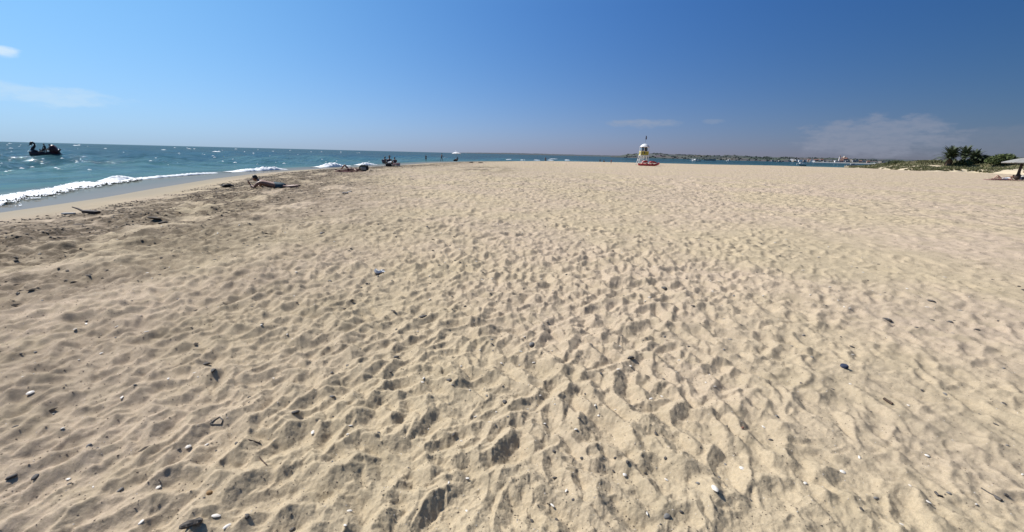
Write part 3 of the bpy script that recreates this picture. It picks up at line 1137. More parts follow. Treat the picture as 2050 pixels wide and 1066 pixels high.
p = on_sand(772, 333.0)
q = on_sand(781, 333.2)
r_ = on_sand(791, 332.8)
beach_chair('dark folding beach chair under the leftmost of the three seated people', p, R(-25))
beach_chair('dark folding beach chair under the seated person with a wide hat', q, R(-10))
person('dark-haired person with bare brown back sitting leftmost of the seated group of three', pose_sitting(.20, -.1, .40, .42), (p.x, p.y, p.z + .02), R(-25), 'skin_brown', 'hair_dark',
       (('shorts', 'cloth_black'),), 'group seated by the water')
t = person('person in a blue-grey top and wide dark hat sitting in the middle of three', pose_sitting(.20, -.12, .40, .42), (q.x, q.y, q.z + .02), R(-10), 'skin_tan', 'hair_dark',
           (('shirt', 'cloth_blue_grey'), ('shorts', 'cloth_black')), 'group seated by the water')
hat = thing('sun_hat', 'wide dark sun hat on the head of the middle seated person', 'hat', (q.x, q.y - .05, q.z + 1.08), R(-10))
MB().lathe([(.001, .13), (.06, .125), (.10, .09), (.112, .02), (.19, .0), (.25, -.02), (.245, -.03), (.11, .0), (.1, .0)], 20).build('crown', M_['cloth_black'], hat)
MB().lathe([(.113, .005), (.117, .02), (.112, .045)], 20).build('hat_band', M_['cloth_grey'], hat)
person('dark-haired person in a plum top sitting low at the right of the seated group', pose_sitting(.10, -.02, .36, .44), (r_.x, r_.y, r_.z + .02), R(35), 'skin_tan', 'hair_dark',
       (('shirt', 'cloth_plum'), ('briefs', 'cloth_plum')), 'group seated by the water')
t = thing('beach_mat', 'dark mat spread under the person at the right of the seated group', 'mat', on_sand(795, 333), R(4))
X, Y = np.meshgrid(np.linspace(-1.0, 1.0, 30), np.linspace(-.5, .5, 14), indexing='ij')
o = grid_mesh('cloth', X, Y, .05 + .04 * np.abs(fbm(X * 2.2, Y * 2.2, 402, 3)), M_['cloth_black'])
o.parent = t
solid(o, .02)
t = thing('folded_towel', 'pale pink towel folded on the dark mat beside the seated group', 'towel', on_sand(792, 333.2) + Vector((.1, -.1, .16)), R(5))
for k in range(3):
    MB().box((.01 * k, 0, .035 + .06 * k), (.72 - .04 * k, .34, .055), bev=.02).build('fold', M_['cloth_pink'], t)
t = thing('white_towel', 'white towel draped over a bag between the seated people', 'towel', on_sand(782, 333.4) + Vector((.12, -.45, .0)), R(-5))
mb = MB()
mb.loft([[(x, y + .02 * math.sin(9 * x), z + .02 * math.sin(11 * x + 3 * y)) for x in np.linspace(-.2, .2, 9)] for y, z in ((-.2, .30), (-.17, .47), (-.05, .54), (.1, .52), (.17, .42))])
solid(mb.build('cloth', M_['cloth_white'], t), .012)
t = thing('beach_bag', 'black beach bag on the sand below the white towel of the seated group', 'bag', on_sand(780, 333.6) + Vector((0, -.35, 0)), R(8))
secs = [[(math.cos(a) * .33 * w, math.sin(a) * .17 * w, z) for a in [2 * math.pi * k / 14 for k in range(14)]] for z, w in ((0, .8), (.06, .97), (.2, 1), (.33, .9), (.36, .7))]
MB().loft(secs, close=True).build('bag_body', M_['cloth_black'], t)
for sy in (-1, 1):
    MB().tube([(-.12, sy * .11, .34), (-.08, sy * .09, .5), (.08, sy * .09, .5), (.12, sy * .11, .34)], .012, 6).build('handle', M_['wood_dark'], t)
t = thing('cool_box', 'pale cool box standing at the right end of the dark mat', 'cool box', on_sand(797.5, 332.6), R(10))
MB().box((0, 0, .17), (.42, .28, .32), bev=.03).build('tub', M_['cloth_white'], t)
MB().box((0, 0, .36), (.45, .31, .06), bev=.02).build('lid', M_['cloth_grey'], t)
MB().tube([(-.2, 0, .33), (-.19, -.02, .48), (.19, -.02, .48), (.2, 0, .33)], .012, 6).build('handle', M_['white_paint'], t)


# people further along the spit and at the water's edge
def at_depth(px, py, z):
    p = G(px, py, z)
    return p


def far_person(label, px, py, z, rz, skin, wear, pose=None, scale=1.0, group='bathers along the far water line', dz=0.0):
    p = at_depth(px, py, z)
    p.z = z + dz
    return person(label, pose or pose_standing(step=.12), p, rz, skin, 'hair_dark', wear, group, scale)


far_person('small dark bather wading at the edge left of the white parasol', 853, 323.4, -.30, R(20), 'skin_brown', (('trunks', 'cloth_black'),), scale=.74)
far_person('tall dark bather standing with bent arms left of the white parasol', 884, 323.2, -.30, R(-60), 'skin_brown', (('trunks', 'cloth_black'),), pose_standing(.06, .8, .22), .95)
p = G(890.5, 323.0, -.30)
t = thing('body_board', 'white board held level beside the tall standing bather', 'board', (p.x + .2, p.y, .42), R(15))
mb = MB()
out_ = [(math.cos(a) * .42 * (1.0 if math.cos(a) < 0 else 1.15), math.sin(a) * .22) for a in [2 * math.pi * k / 18 for k in range(18)]]
mb.loft([[(x * .96, y * .96, -.03) for x, y in out_], [(x, y, 0) for x, y in out_], [(x * .96, y * .96, .03) for x, y in out_]], close=True)
mb.build('deck', M_['cloth_white'], t)
MB().tube([(-.42, 0, .03), (-.5, -.05, .0), (-.62, -.1, .1)], .008, 5).build('leash', M_['cloth_black'], t)
far_person('bather wading in the shallows beyond the sand spit, dark against the sea', 1092, 324, -.35, R(10), 'skin_brown', (('trunks', 'cloth_navy'),), scale=.95, dz=-.35)
far_person('person crouching at the lagoon edge left of the lifeguard tower', 1208, 326.2, -.30, R(-70), 'skin_brown', (('shirt', 'cloth_black'), ('trunks', 'cloth_black')), pose_sitting(.1, .06), 1.0, dz=-.1)
far_person('thin dark figure standing in the water left of the crouching person', 1201, 324.5, -.35, R(15), 'skin_brown', (('trunks', 'cloth_black'),), scale=.9, dz=-.55)
far_person('small child in red walking on the sand left of the lifeguard tower', 1223, 329.3, -.02, R(40), 'skin_tan', (('shirt', 'cloth_red'), ('trunks', 'cloth_navy')), scale=.55)


def parasol(label, loc, rad, height, canopy_mat, pole_mat, pole_r, cat='beach umbrella', rise=.38, ribs=8, drop=.12, rz=0):
    t = thing('beach_umbrella', label, cat, loc, rz)
    MB().tube([(0, 0, -.3), (0, 0, height * .5), (0, 0, height - .02)], pole_r, 10).build('pole', pole_mat, t)
    for k in range(ribs):
        a0, a1 = 2 * math.pi * k / ribs, 2 * math.pi * (k + 1) / ribs
        secs = []
        for i in range(8):
            u = i / 7
            row = []
            for j in range(7):
                a = a0 + (a1 - a0) * j / 6
                sag = 1 - .06 * math.sin(math.pi * j / 6) * u
                row.append((math.cos(a) * rad * u * sag, math.sin(a) * rad * u * sag, height - rise * (u ** 1.25) - .03 * u * math.sin(math.pi * j / 6)))
            secs.append(row)
        a_ = [secs[-1][j] for j in range(7)]
        secs.append([(x * 1.0, y * 1.0, z - drop * (1 + .15 * math.sin(3 * j))) for j, (x, y, z) in enumerate(a_)])
        solid(MB().loft(secs).build('canopy_panel', canopy_mat, t), .012)
        MB().tube([(math.cos(a0) * rad * u, math.sin(a0) * rad * u, height - rise * (u ** 1.25) - .02) for u in (.02, .3, .6, .98)], .012, 5).build('rib', pole_mat, t)
    MB().ell((0, 0, height + .03), (.05, .05, .07), 10, 6).build('finial', pole_mat, t)
    return t


p = G(914, 323.2, -.22)
parasol('white beach parasol open far along the spit', (p.x, p.y, -.22), .95, 1.95, M_['cloth_white'], M_['grey_metal'], .018, rise=.34, rz=.3)
far_person('person sitting in the shade under the white beach parasol', 915.5, 323.2, -.22, R(70), 'skin_brown', (('trunks', 'cloth_black'),), pose_sitting(0, -.16), 1.0)
t = thing('beach_bag', 'dark bag on the sand beside the person under the white parasol', 'bag', G(911, 323.2, -.22) + Vector((0, 0, 0)), R(20))
MB().loft([[(math.cos(a) * .38 * w, math.sin(a) * .2 * w, z) for a in [2 * math.pi * k / 12 for k in range(12)]] for z, w in ((0, .8), (.06, 1), (.2, 1), (.34, .75))], close=True).build('bag_body', M_['cloth_black'], t)
MB().tube([(-.12, 0, .33), (0, 0, .46), (.12, 0, .33)], .014, 6).build('handle', M_['cloth_black'], t)
# ---------------------------------------------------------------- lifeguard tower
def lifeguard_tower(loc, rz):
    t = thing('lifeguard_tower', 'white lifeguard tower with domed roof and yellow banner on the dry sand', 'lifeguard tower', loc, rz)
    W = M_['white_paint']
    B, T, z0, z1, z2 = 1.12, .76, 1.92, 2.72, 3.48
    for sx in (-1, 1):
        for sy in (-1, 1):
            lg = MB().tube([(sx * B, sy * B, -.2), (sx * T, sy * T, z0), (sx * T * .97, sy * T * .97, z1)], [.075, .065, .06], 8).build('leg', W, t)
            MB().box((sx * B, sy * B, .03), (.26, .26, .06), bev=.01).build('foot_plate', M_['grey_metal'], lg)
    for sy in (-1, 1):
        MB().tube([(-.95, sy * .93, .98), (.95, sy * .93, .98)], .035, 6).build('crossbar', W, t)
        MB().tube([(-.93, sy * .91, 1.02), (.70, sy * .70, 1.84)], .028, 6).build('brace', W, t)
        MB().tube([(.93, sy * .91, 1.02), (-.70, sy * .70, 1.84)], .028, 6).build('brace', W, t)
    for sx in (-1, 1):
        MB().tube([(sx * .95, -.93, .98), (sx * .95, .93, .98)], .035, 6).build('crossbar', W, t)
    fl = MB()
    fl.box((0, 0, z0), (1.72, 1.72, .09), bev=.01)
    fl.build('platform', W, t)
    # parapet: four banners and the posts above
    for k in range(4):
        a = k * math.pi / 2
        bn = MB().box((math.sin(a) * .78, -math.cos(a) * .78, (z0 + z1) / 2 + .03), (1.46, .035, z1 - z0 - .06), rz=a, bev=.008).build('banner', M_['banner_yellow'], t)
        if k in (0, 1, 3):
            e = MB()
            e.lathe([(.001, 0), (.20, 0), (.20, .008), (.001, .008)], 20, M=Matrix.Rotation(a, 4, 'Z') @ Matrix.Translation((-.05, -.80, z0 + .46)) @ Matrix.Rotation(math.pi / 2, 4, 'X'))
            e.build('emblem', M_['cloth_olive'], bn)
            M = Matrix.Rotation(a, 4, 'Z')
            for x in (-.52, .38):
                pr = MB().box((x, -.803, z0 + .40 + .05 * (x > 0)), (.12, .008, .36))
                MB().add(pr.v, pr.f, M).build('banner_print', M_['cloth_olive'], bn)
        MB().box((math.sin(a) * .79, -math.cos(a) * .79, z1 + .0), (1.6, .06, .07), rz=a, bev=.01).build('rail', W, t)
    for sx in (-1, 1):
        for sy in (-1, 1):
            MB().box((sx * .74, sy * .74, (z1 + z2) / 2), (.09, .09, z2 - z1), bev=.01).build('post', W, t)
    MB().box((-.12, -.755, (z1 + z2) / 2), (.10, .05, z2 - z1 - .06)).build('mullion', W, t)
    gl = MB().box((-.45, -.745, (z1 + z2) / 2 + .03), (.50, .02, .52)).build('window_pane', M_['glass_blue'], t)
    MB().box((-.45, -.752, z1 + .14), (.54, .04, .05)).build('window_frame', W, gl)
    MB().box((-.74, -.02, (z1 + z2) / 2 + .03), (.02, 1.3, .56)).build('window_pane', M_['glass_blue'], t)
    MB().box((0, .73, (z1 + z2) / 2), (1.36, .04, z2 - z1)).build('back_wall', M_['dark_inside'], t)
    MB().box((.30, .1, z1 + .12), (.5, .5, .5), bev=.03).build('seat', M_['cloth_navy'], t)
    MB().box((.48, -.1, z1 + .42), (.26, .06, .42), bev=.02).build('noticeboard', M_['cloth_blue_grey'], t)
    dome = [(.90, z2 - .02), (.94, z2 + .02), (.93, z2 + .09), (.86, z2 + .14), (.74, z2 + .30), (.55, z2 + .48), (.32, z2 + .60), (.10, z2 + .66), (.001, z2 + .67)]
    MB().lathe(dome, 28).build('roof', W, t)
    MB().lathe([(.001, z2 - .015), (.9, z2 - .018)], 28).build('ceiling', W, t)
    MB().lathe([(.945, z2 + .03), (.955, z2 + .06), (.94, z2 + .095)], 28).build('roof_trim', M_['cloth_pink'], t)
    MB().tube([(0, 0, z2 + .6), (0, 0, z2 + 2.25)], .022, 8).build('flag_pole', M_['grey_metal'], t)
    # limp flag
    secs = []
    for i in range(9):
        u = i / 8
        secs.append([(.02 + .22 * v * (1 - .35 * u) + .03 * math.sin(7 * u + 4 * v), .04 * math.sin(9 * v + 3 * u), z2 + 2.2 - .68 * u - .16 * v) for v in np.linspace(0, 1, 7)])
    solid(MB().loft(secs).build('flag', M_['cloth_plum'], t), .006)
    # ladder at the back
    for sx in (-1, 1):
        MB().tube([(sx * .24, 1.55, -.1), (sx * .24, .86, z0 + .05)], .03, 6).build('ladder_rail', W, t)
    for k in range(6):
        u = (k + .8) / 6.6
        MB().tube([(-.24, 1.55 - .69 * u, -.1 + 2.05 * u), (.24, 1.55 - .69 * u, -.1 + 2.05 * u)], .02, 6).build('rung', W, t)
    return t


p = G(1286.5, 331.2)
lifeguard_tower((p.x, p.y, ground(p.x, p.y)), facing(p) + R(12))


def rescue_boat(loc, rz):
    t = thing('rescue_boat', 'red twin-hulled rowing rescue boat on the sand at the foot of the lifeguard tower', 'rescue boat', loc, rz)
    Rr = M_['red_plastic']
    for sy in (-1, 1):
        secs = []
        for i in range(15):
            u = i / 14
            x = -1.75 + 3.7 * u
            w = .20 * (math.sin(math.pi * min(max(u * .92 + .05, 0), 1))) ** .55
            lift = .34 * max(0, (u - .72) / .28) ** 2 + .10 * max(0, (.15 - u) / .15) ** 2
            secs.append([(x, sy * .5 + w * math.cos(a), .21 + lift + (.20 * (1 - .3 * max(0, (u - .7) / .3))) * math.sin(a)) for a in [2 * math.pi * k / 12 for k in range(12)]])
        h = MB().loft(secs, close=True).build('hull', Rr, t)
        MB().tube([(-1.6, sy * .72, .26), (0, sy * .735, .25), (1.3, sy * .70, .30)], .022, 6).build('rubbing_strip', M_['cloth_maroon'], h)
    for x in (-1.05, -.2, .75):
        MB().box((x, 0, .46), (.20, 1.25, .07), bev=.02).build('thwart', Rr, t)
    MB().box((-.62, 0, .72), (.95, .62, .46), bev=.06).build('seat_box', Rr, t)
    o = MB().loft([[(x, y, z) for y in (-.4, -.15, .15, .4)] for x, z in ((-1.15, .62), (-.9, .86), (-.62, 1.02), (-.40, 1.0), (-.30, .82))]).build('cover', M_['red_plastic'], t)
    solid(o, .03)
    o = MB().loft([[(x, y, z) for y in (-.42, .42)] for x, z in ((-1.18, .66), (-.93, .90), (-.72, 1.0))]).build('cover_stripe', M_['white_paint'], t)
    solid(o, .04, .5)
    secs = [[(x, y, z) for y, z in ((-.55, .52), (-.5, zz), (.5, zz), (.55, .52))] for x, zz in ((.18, .70), (.5, .92), (1.0, .92), (1.4, .74), (1.75, .60))]
    MB().loft(secs, close=True).build('bow_deck', M_['cloth_red'], t)
    for sy in (-1, 1):
        oar = MB().tube([(-1.3, sy * .72, .62), (.2, sy * .92, .60), (1.1, sy * 1.0, .56)], .02, 6).build('oar', M_['white_paint'], t)
        MB().box((1.3, sy * 1.02, .55), (.5, .14, .025), bev=.008).build('blade', M_['white_paint'], oar)
        MB().box((-.2, sy * .74, .55), (.07, .05, .16), bev=.01).build('rowlock', M_['grey_metal'], t)
    return t


p = G(1297, 332.6)
rescue_boat((p.x, p.y, ground(p.x, p.y) - .04), facing(p) + R(8))


# ---------------------------------------------------------------- swan pedal boat
def swan_boat(loc, rz):
    t = thing('swan_pedal_boat', 'dark swan-shaped pedal boat with curved neck and raised tail afloat off the beach', 'pedal boat', loc, rz)
    D, Mr = M_['dark_shell'], M_['maroon_shell']
    secs = []
    for i in range(17):
        u = i / 16
        x = -2.15 + 4.3 * u
        w = .80 * math.sin(math.pi * min(max(.06 + .88 * u, 0), 1)) ** .5
        top = .50 + .14 * max(0, (.22 - u) / .22) + .04 * math.sin(3 * u)
        secs.append([(x, w * c * (1 if z_ > 0 else .85), z_) for c, z_ in ((-.55, -.18), (-.98, .06), (-1, top * .6), (-.86, top), (-.62, top * .98), (.62, top * .98), (.86, top), (1, top * .6), (.98, .06), (.55, -.18))])
    h = MB().loft(secs, close=True).build('hull', D, t)
    MB().tube([(-2.0, -.55, .38), (-1, -.80, .33), (.4, -.82, .33), (1.9, -.60, .34)], .03, 6).build('rubbing_strip', Mr, h)
    path = [(-1.35, .35), (-1.62, .62), (-1.70, .86), (-1.55, 1.06), (-1.30, 1.26), (-1.14, 1.47), (-1.16, 1.70), (-1.32, 1.84), (-1.54, 1.84), (-1.70, 1.73)]
    pts = []
    for i in range(len(path) - 1):
        for k in range(3):
            f = k / 3
            pts.append((path[i][0] * (1 - f) + path[i + 1][0] * f, 0, path[i][1] * (1 - f) + path[i + 1][1] * f))
    pts.append((path[-1][0], 0, path[-1][1]))
    rs = [.30 - .16 * min(i / 16, 1) for i in range(len(pts))]
    nk = MB().tube(pts, rs, 12).build('neck', D, t)
    hd = MB()
    hd.ell((-1.66, 0, 1.66), (.20, .15, .19), 14, 10)
    hd = hd.build('head', D, nk)
    MB().loft([[(-1.74 - .30 * u, math.cos(a) * .085 * (1 - .75 * u), 1.60 - .20 * u + math.sin(a) * .06 * (1 - .6 * u)) for a in [2 * math.pi * k / 10 for k in range(10)]] for u in (0, .4, .8, 1)], close=True).build('beak', Mr, nk)
    for sy in (-1, 1):
        MB().ell((-1.74, sy * .13, 1.71), (.03, .02, .03), 8, 6).build('eye', M_['cloth_white'], nk)
    # breast plate
    MB().ell((-1.42, 0, .55), (.55, .52, .36), 16, 10).build('breast', D, t)
    # rear shell: folded wings and tail
    for sy in (-1, 1):
        secs = []
        for i in range(12):
            u = i / 11
            x = .92 + 1.02 * u
            top = .55 + 1.02 * math.sin(math.pi * (.30 + .62 * u)) ** .8
            secs.append([(x + .06 * v, sy * (.30 + .46 * math.sin(math.pi * (.15 + .7 * v)) - .22 * v * v), .42 + (top - .42) * v) for v in np.linspace(0, 1, 9)])
        o = MB().loft(secs).build('wing', Mr, t)
        solid(o, .05)
        for j in range(4):
            MB().tube([(1.0 + .22 * j + .05 * q, sy * (.32 + .46 * math.sin(math.pi * (.15 + .7 * q))), .5 + .85 * q * math.sin(math.pi * (.36 + .14 * j))) for q in (.1, .35, .6, .85)], .025, 6).build('feather_rib', D, t)
    o = MB().loft([[(x, y, z - .12 * (y / .5) ** 2) for y in (-.5, -.25, 0, .25, .5)] for x, z in ((.95, 1.42), (1.25, 1.56), (1.6, 1.46), (1.9, 1.12), (2.05, .78))]).build('back_shell', Mr, t)
    solid(o, .05)
    o = MB().loft([[(x, y, z) for y in (-.32, -.1, .1, .32)] for x, z in ((1.78, .55), (2.0, .66), (2.2, .84), (2.32, 1.02))]).build('tail', D, t)
    solid(o, .06)
    for x in (-.35, .55):
        MB().box((x, 0, .56), (.5, 1.05, .12), bev=.03).build('bench', D, t)
        MB().box((x + .27, 0, .84), (.08, 1.05, .5), ry=.18, bev=.03).build('bench_back', D, t)
    MB().tube([(-.72, 0, .5), (-.62, 0, .86), (-.55, 0, .90)], .025, 6).build('steering_lever', M_['grey_metal'], t)
    MB().box((-.02, -.62, .66), (.16, .10, .10), bev=.02).build('lamp', M_['white_paint'], t)
    return t


p = G(92.5, 312.6, SEA)
BX, BY, brz = p.x, p.y, R(36)
swan = swan_boat((BX, BY, SEA - .02), brz)
swan.scale = (.70, .82, 1.0)


def aboard(dx, dy, dz):
    c, s_ = math.cos(brz), math.sin(brz)
    dx *= .70
    return (BX + c * dx - s_ * dy, BY + s_ * dx + c * dy, SEA + dz)


person('dark silhouetted adult sitting tallest in the swan boat beside the rear wing', dict(pose_sitting(.62, -.02, .34, .50)), aboard(.18, -.1, .30), brz + R(80), 'skin_brown', 'hair_dark', (('shirt', 'cloth_black'), ('shorts', 'cloth_black')), 'people in the swan boat', build=1.1, scale=.92)
person('second dark silhouetted adult in the swan boat leaning back against its wing', pose_sitting(.40, -.14, .34, .50), aboard(.74, .2, .36), brz + R(95), 'skin_brown', 'hair_dark', (('shirt', 'cloth_plum'), ('shorts', 'cloth_navy')), 'people in the swan boat', build=1.1)
person('small dark child sitting low in the swan boat behind its neck', pose_sitting(.05, -.05, .36, .40), aboard(-.62, .0, .30), brz + R(85), 'skin_brown', 'hair_dark', (('shirt', 'cloth_navy'), ('trunks', 'cloth_black')), 'people in the swan boat', .72)

# ---------------------------------------------------------------- thatched parasol and the sunbathers at the right edge
p = on_sand(2034, 361)
thatch = mm('thatch', (.27, .26, .235), .9, .22, 14, bump=.7)
UB = parasol('pale thatched beach parasol on a thick dark wooden pole at the right edge', p, 1.6, 2.5, thatch, M_['wood_dark'], .125, rise=.5, ribs=10, drop=.10, rz=.2)
t = thing('rope_wrap', 'dark cloth bag hanging low on the pole of the thatched parasol', 'bag', (p.x, p.y, p.z), 0)
MB().loft([[(math.cos(a) * .24 * w - .02, math.sin(a) * .24 * w - .05, z) for a in [2 * math.pi * k / 12 for k in range(12)]] for z, w in ((.12, .7), (.2, 1.0), (.42, 1.05), (.62, .8), (.7, .55))], close=True).build('bag_body', M_['wood_dark'], t)
MB().tube([(-.16, -.1, .68), (-.10, -.1, .92), (.1, -.1, .92), (.14, -.1, .68)], .014, 6).build('strap', M_['cloth_black'], t)
t.name = 'hanging_bag'


def lounger_mat(label, loc, rz, m, L=1.9, W=.8, cat='towel', name='beach_towel'):
    t = thing(name, label, cat, loc, rz)
    X, Y = np.meshgrid(np.linspace(-L / 2, L / 2, 36), np.linspace(-W / 2, W / 2, 16), indexing='ij')
    o = grid_mesh('cloth', X, Y, .06 + .05 * np.abs(fbm(X * 2.1 + loc[0], Y * 2.1, 405, 3)), m)
    o.parent = t
    solid(o, .02)
    return t


q = on_sand(2008, 362.2)
lounger_mat('dark maroon towel under the pale sunbather left of the thatched parasol', q, R(-14), M_['cloth_maroon'], 3.0, .9)
person('pale sunbather lying on the back with a bent knee, left of the thatched parasol', POSE_SUPINE, (q.x - .15, q.y, q.z + .08), R(-104), 'skin_light', 'hair_brown',
       (('briefs', 'cloth_white'), ('swimsuit', 'cloth_white')), 'sunbathers beside the thatched parasol', 1.05, lookf=(0, 0, 1), lookup=(0, 1, .1))
q2 = on_sand(2016, 359.6)
lounger_mat('long black mat behind the pale sunbather, reaching to the parasol pole', q2, R(-10), M_['cloth_black'], 3.2, .8, 'mat', 'beach_mat')
person('tanned sunbather propped on the elbows on the black mat behind the pale one', POSE_PRONE, (q2.x - .1, q2.y, q2.z + .07), R(-98), 'skin_tan', 'hair_brown',
       (('briefs', 'cloth_black'),), 'sunbathers beside the thatched parasol', 1.0)
t = thing('cool_box', 'blue-grey cool box with pale lid right of the parasol pole', 'cool box', on_sand(2043, 360.5), R(20))
MB().box((0, 0, .18), (.62, .36, .34), bev=.04).build('tub', M_['cloth_navy'], t)
MB().box((0, 0, .385), (.66, .40, .07), bev=.025).build('lid', M_['cloth_white'], t)
MB().tube([(-.3, 0, .34), (-.29, -.02, .52), (.29, -.02, .52), (.3, 0, .34)], .014, 6).build('handle', M_['grey_metal'], t)
t = thing('beach_chair', 'grey folding beach chair behind the parasol pole at the right edge', 'beach chair', on_sand(2046, 356.5), R(30))
for sx in (-1, 1):
    MB().tube([(sx * .26, .24, .0), (sx * .26, -.20, .40)], .016, 6).build('leg', M_['grey_metal'], t)
    MB().tube([(sx * .26, -.26, .0), (sx * .26, .24, .40)], .016, 6).build('leg', M_['grey_metal'], t)
    MB().tube([(sx * .24, -.2, .38), (sx * .24, -.34, .95)], .016, 6).build('back_frame', M_['grey_metal'], t)
solid(MB().loft([[(x, y, z) for x in (-.24, 0, .24)] for y, z in ((.26, .41), (0, .37), (-.2, .40))]).build('seat', M_['cloth_grey'], t), .015)
solid(MB().loft([[(x, y, z) for x in (-.23, 0, .23)] for y, z in ((-.21, .45), (-.27, .68), (-.34, .94))]).build('backrest', M_['cloth_grey'], t), .015)

# ---------------------------------------------------------------- dunes at the right
DAZ = np.radians([39.5, 40.5, 42, 43.6, 45.4, 48.7, 51.6, 56, 64, 75])
DFT = np.array([172, 163, 151, 140, 134, 137, 130, 118, 105, 100.])


def dune_h(r, a):
    rf = np.interp(a, DAZ, DFT)
    x, y = r * np.sin(a), r * np.cos(a)
    top = np.interp(np.degrees(a), [39.5, 41, 42.5, 44, 46, 50, 54, 75], [0, .7, 1.6, 2.1, 2.6, 2.7, 2.5, 2.4])
    d = r - rf + 2.5 * fbm(x * .13, y * .13, 501, 3)
    h = top * (.35 * sstep(-1, 5, d) + .65 * sstep(3, 26, d)) * (1 + .25 * fbm(x * .07, y * .07, 511, 3))
    # bare sand hummocks in front
    for (px_, py_), hh, rad in HUM:
        h = np.maximum(h, hh * np.exp(-((x - px_) ** 2 + (y - py_) ** 2) / rad ** 2) * (1 + .3 * fbm(x * .5, y * .5, 520, 3)))
    return h - .25 + .10 * fbm(x * .6, y * .6, 531, 3)


HUM = [((G(1818, 339.5).x, G(1818, 339.5).y), 1.1, 4.2), ((G(1840, 341).x, G(1840, 341).y), .8, 3.5), ((G(1868, 342).x, G(1868, 342).y), .55, 4.0),
       ((G(1905, 342.5).x, G(1905, 342.5).y), .6, 4.0), ((G(1797, 339.8).x, G(1797, 339.8).y), .5, 3.0)]
da = np.radians(np.linspace(39.2, 76, 330))
du = np.concatenate([np.linspace(-12, 30, 110), np.linspace(31, 120, 30)])
UU, AA = np.meshgrid(du, da, indexing='ij')
RRd = np.interp(AA, DAZ, DFT) + UU
dune_mat, t_, b_ = new_mat('dune')
at_ = N(t_, 'ShaderNodeAttribute', attribute_name='veg')
g_ = N(t_, 'ShaderNodeNewGeometry')
n_ = N(t_, 'ShaderNodeTexNoise', i_Scale=.8, i_Detail=5.0, i_Roughness=.7)
t_.links.new(g_.outputs['Position'], n_.inputs['Vector'])
t_.links.new(MIX(t_, at_.outputs['Fac'], MIX(t_, n_.outputs[0], (.50, .41, .27), (.58, .48, .33)), MIX(t_, n_.outputs[0], (.13, .115, .055), (.22, .18, .10))), b_.inputs['Base Color'])
b_.inputs['Roughness'].default_value = .95
veg = sstep(3.5, 8, UU + 3.0 * fbm(RRd * np.sin(AA) * .25, RRd * np.cos(AA) * .25, 541, 3)) * sstep(-.55, -.1, fbm(RRd * np.sin(AA) * .12, RRd * np.cos(AA) * .12, 551, 3))
o = grid_mesh('dune', RRd * np.sin(AA), RRd * np.cos(AA), dune_h(RRd, AA), dune_mat, {'veg': veg})
o['kind'] = 'structure'


def dune_pt(px, dist):
    d = ray(px, 331)
    a = math.atan2(d.x, d.y)
    return Vector((dist * math.sin(a), dist * math.cos(a), float(dune_h(np.array([dist]), np.array([a]))[0])))


def leaf_mat(name, c, var=.35):
    m, t, b = new_mat(name)
    g = N(t, 'ShaderNodeNewGeometry')
    t.links.new(MIX(t, g.outputs['Random Per Island'], tuple(x * (1 - var) for x in c), tuple(x * (1 + var) for x in c)), b.inputs['Base Color'])
    b.inputs['Roughness'].default_value = .7
    b.inputs['Specular IOR Level'].default_value = .25
    return m


L_grass = leaf_mat('dune_grass', (.145, .145, .066))
L_green = leaf_mat('dune_green', (.10, .115, .05))
L_palm = leaf_mat('palm_leaf', (.070, .088, .045))
L_bush = leaf_mat('bush_leaf', (.095, .120, .042))
L_dark = leaf_mat('dark_leaf', (.055, .072, .036))

gr = np.random.default_rng(77)
for nm, m, n, tall, sd_ in (('dune_grass', L_grass, 9000, .40, 1), ('dune_herbs', L_green, 2600, .26, 2)):
    a = np.radians(gr.uniform(39.6, 58, n * 3))
    r = np.interp(a, DAZ, DFT) + 2 + 44 * gr.uniform(size=n * 3) ** 1.6
    x, y = r * np.sin(a), r * np.cos(a)
    lim = -.35 + np.where((sd_ == 2) & (np.degrees(a) < 46.5), .35, 0)
    k = np.nonzero(fbm(x * .12, y * .12, 551, 3) > lim)[0][:n]
    a, r, x, y = a[k], r[k], x[k], y[k]
    z = dune_h(r, a)
    q = len(k)
    th, h = gr.uniform(0, 6.28, (q, 4)), tall * gr.uniform(.5, 1.25, (q, 4))
    ln, w = gr.uniform(.05, .35, (q, 4)), gr.uniform(.03, .09, (q, 4))
    dx, dy = np.cos(th), np.sin(th)
    x, y, z = x[:, None], y[:, None], z[:, None]
    V = np.stack([np.stack([x - dy * w, y + dx * w, z - .05 + 0 * w], -1), np.stack([x + dy * w, y - dx * w, z - .05 + 0 * w], -1),
                  np.stack([x + dx * ln, y + dy * ln, z + h], -1)], 2).reshape(-1, 3).tolist()
    Fc = np.arange(len(V)).reshape(-1, 3).tolist()
    o = bpy.data.objects.new(nm, mesh_from(nm, V, Fc, m, False))
    C.objects.link(o)
    o['kind'] = 'stuff'


def leaf_cloud(blobs, n, size, rng, up=.25):
    """leaf-sized faces scattered through the volume of several blobs"""
    V, Fc = [], []
    wts = np.array([b[1][0] * b[1][1] * b[1][2] for b in blobs])
    wts /= wts.sum()
    for _ in range(n):
        c, r = blobs[rng.choice(len(blobs), p=wts)]
        d = rng.normal(size=3)
        d /= np.linalg.norm(d)
        rad = rng.uniform(.45, 1.05) ** .6
        p = np.array(c) + d * np.array(r) * rad
        if p[2] < .03:
            p[2] = rng.uniform(.03, .3)
        a, b = rng.normal(size=3), rng.normal(size=3)
        a = a / np.linalg.norm(a) + d * .5
        a[2] += up
        a *= size * rng.uniform(.6, 1.3) / np.linalg.norm(a)
        b -= a * (a @ b) / (a @ a)
        b *= .28 * np.linalg.norm(a) / np.linalg.norm(b)
        i = len(V)
        V += [tuple(p - a * .5), tuple(p + b), tuple(p + a * .5), tuple(p - b)]
        Fc.append((i, i + 1, i + 2, i + 3))
    return V, Fc


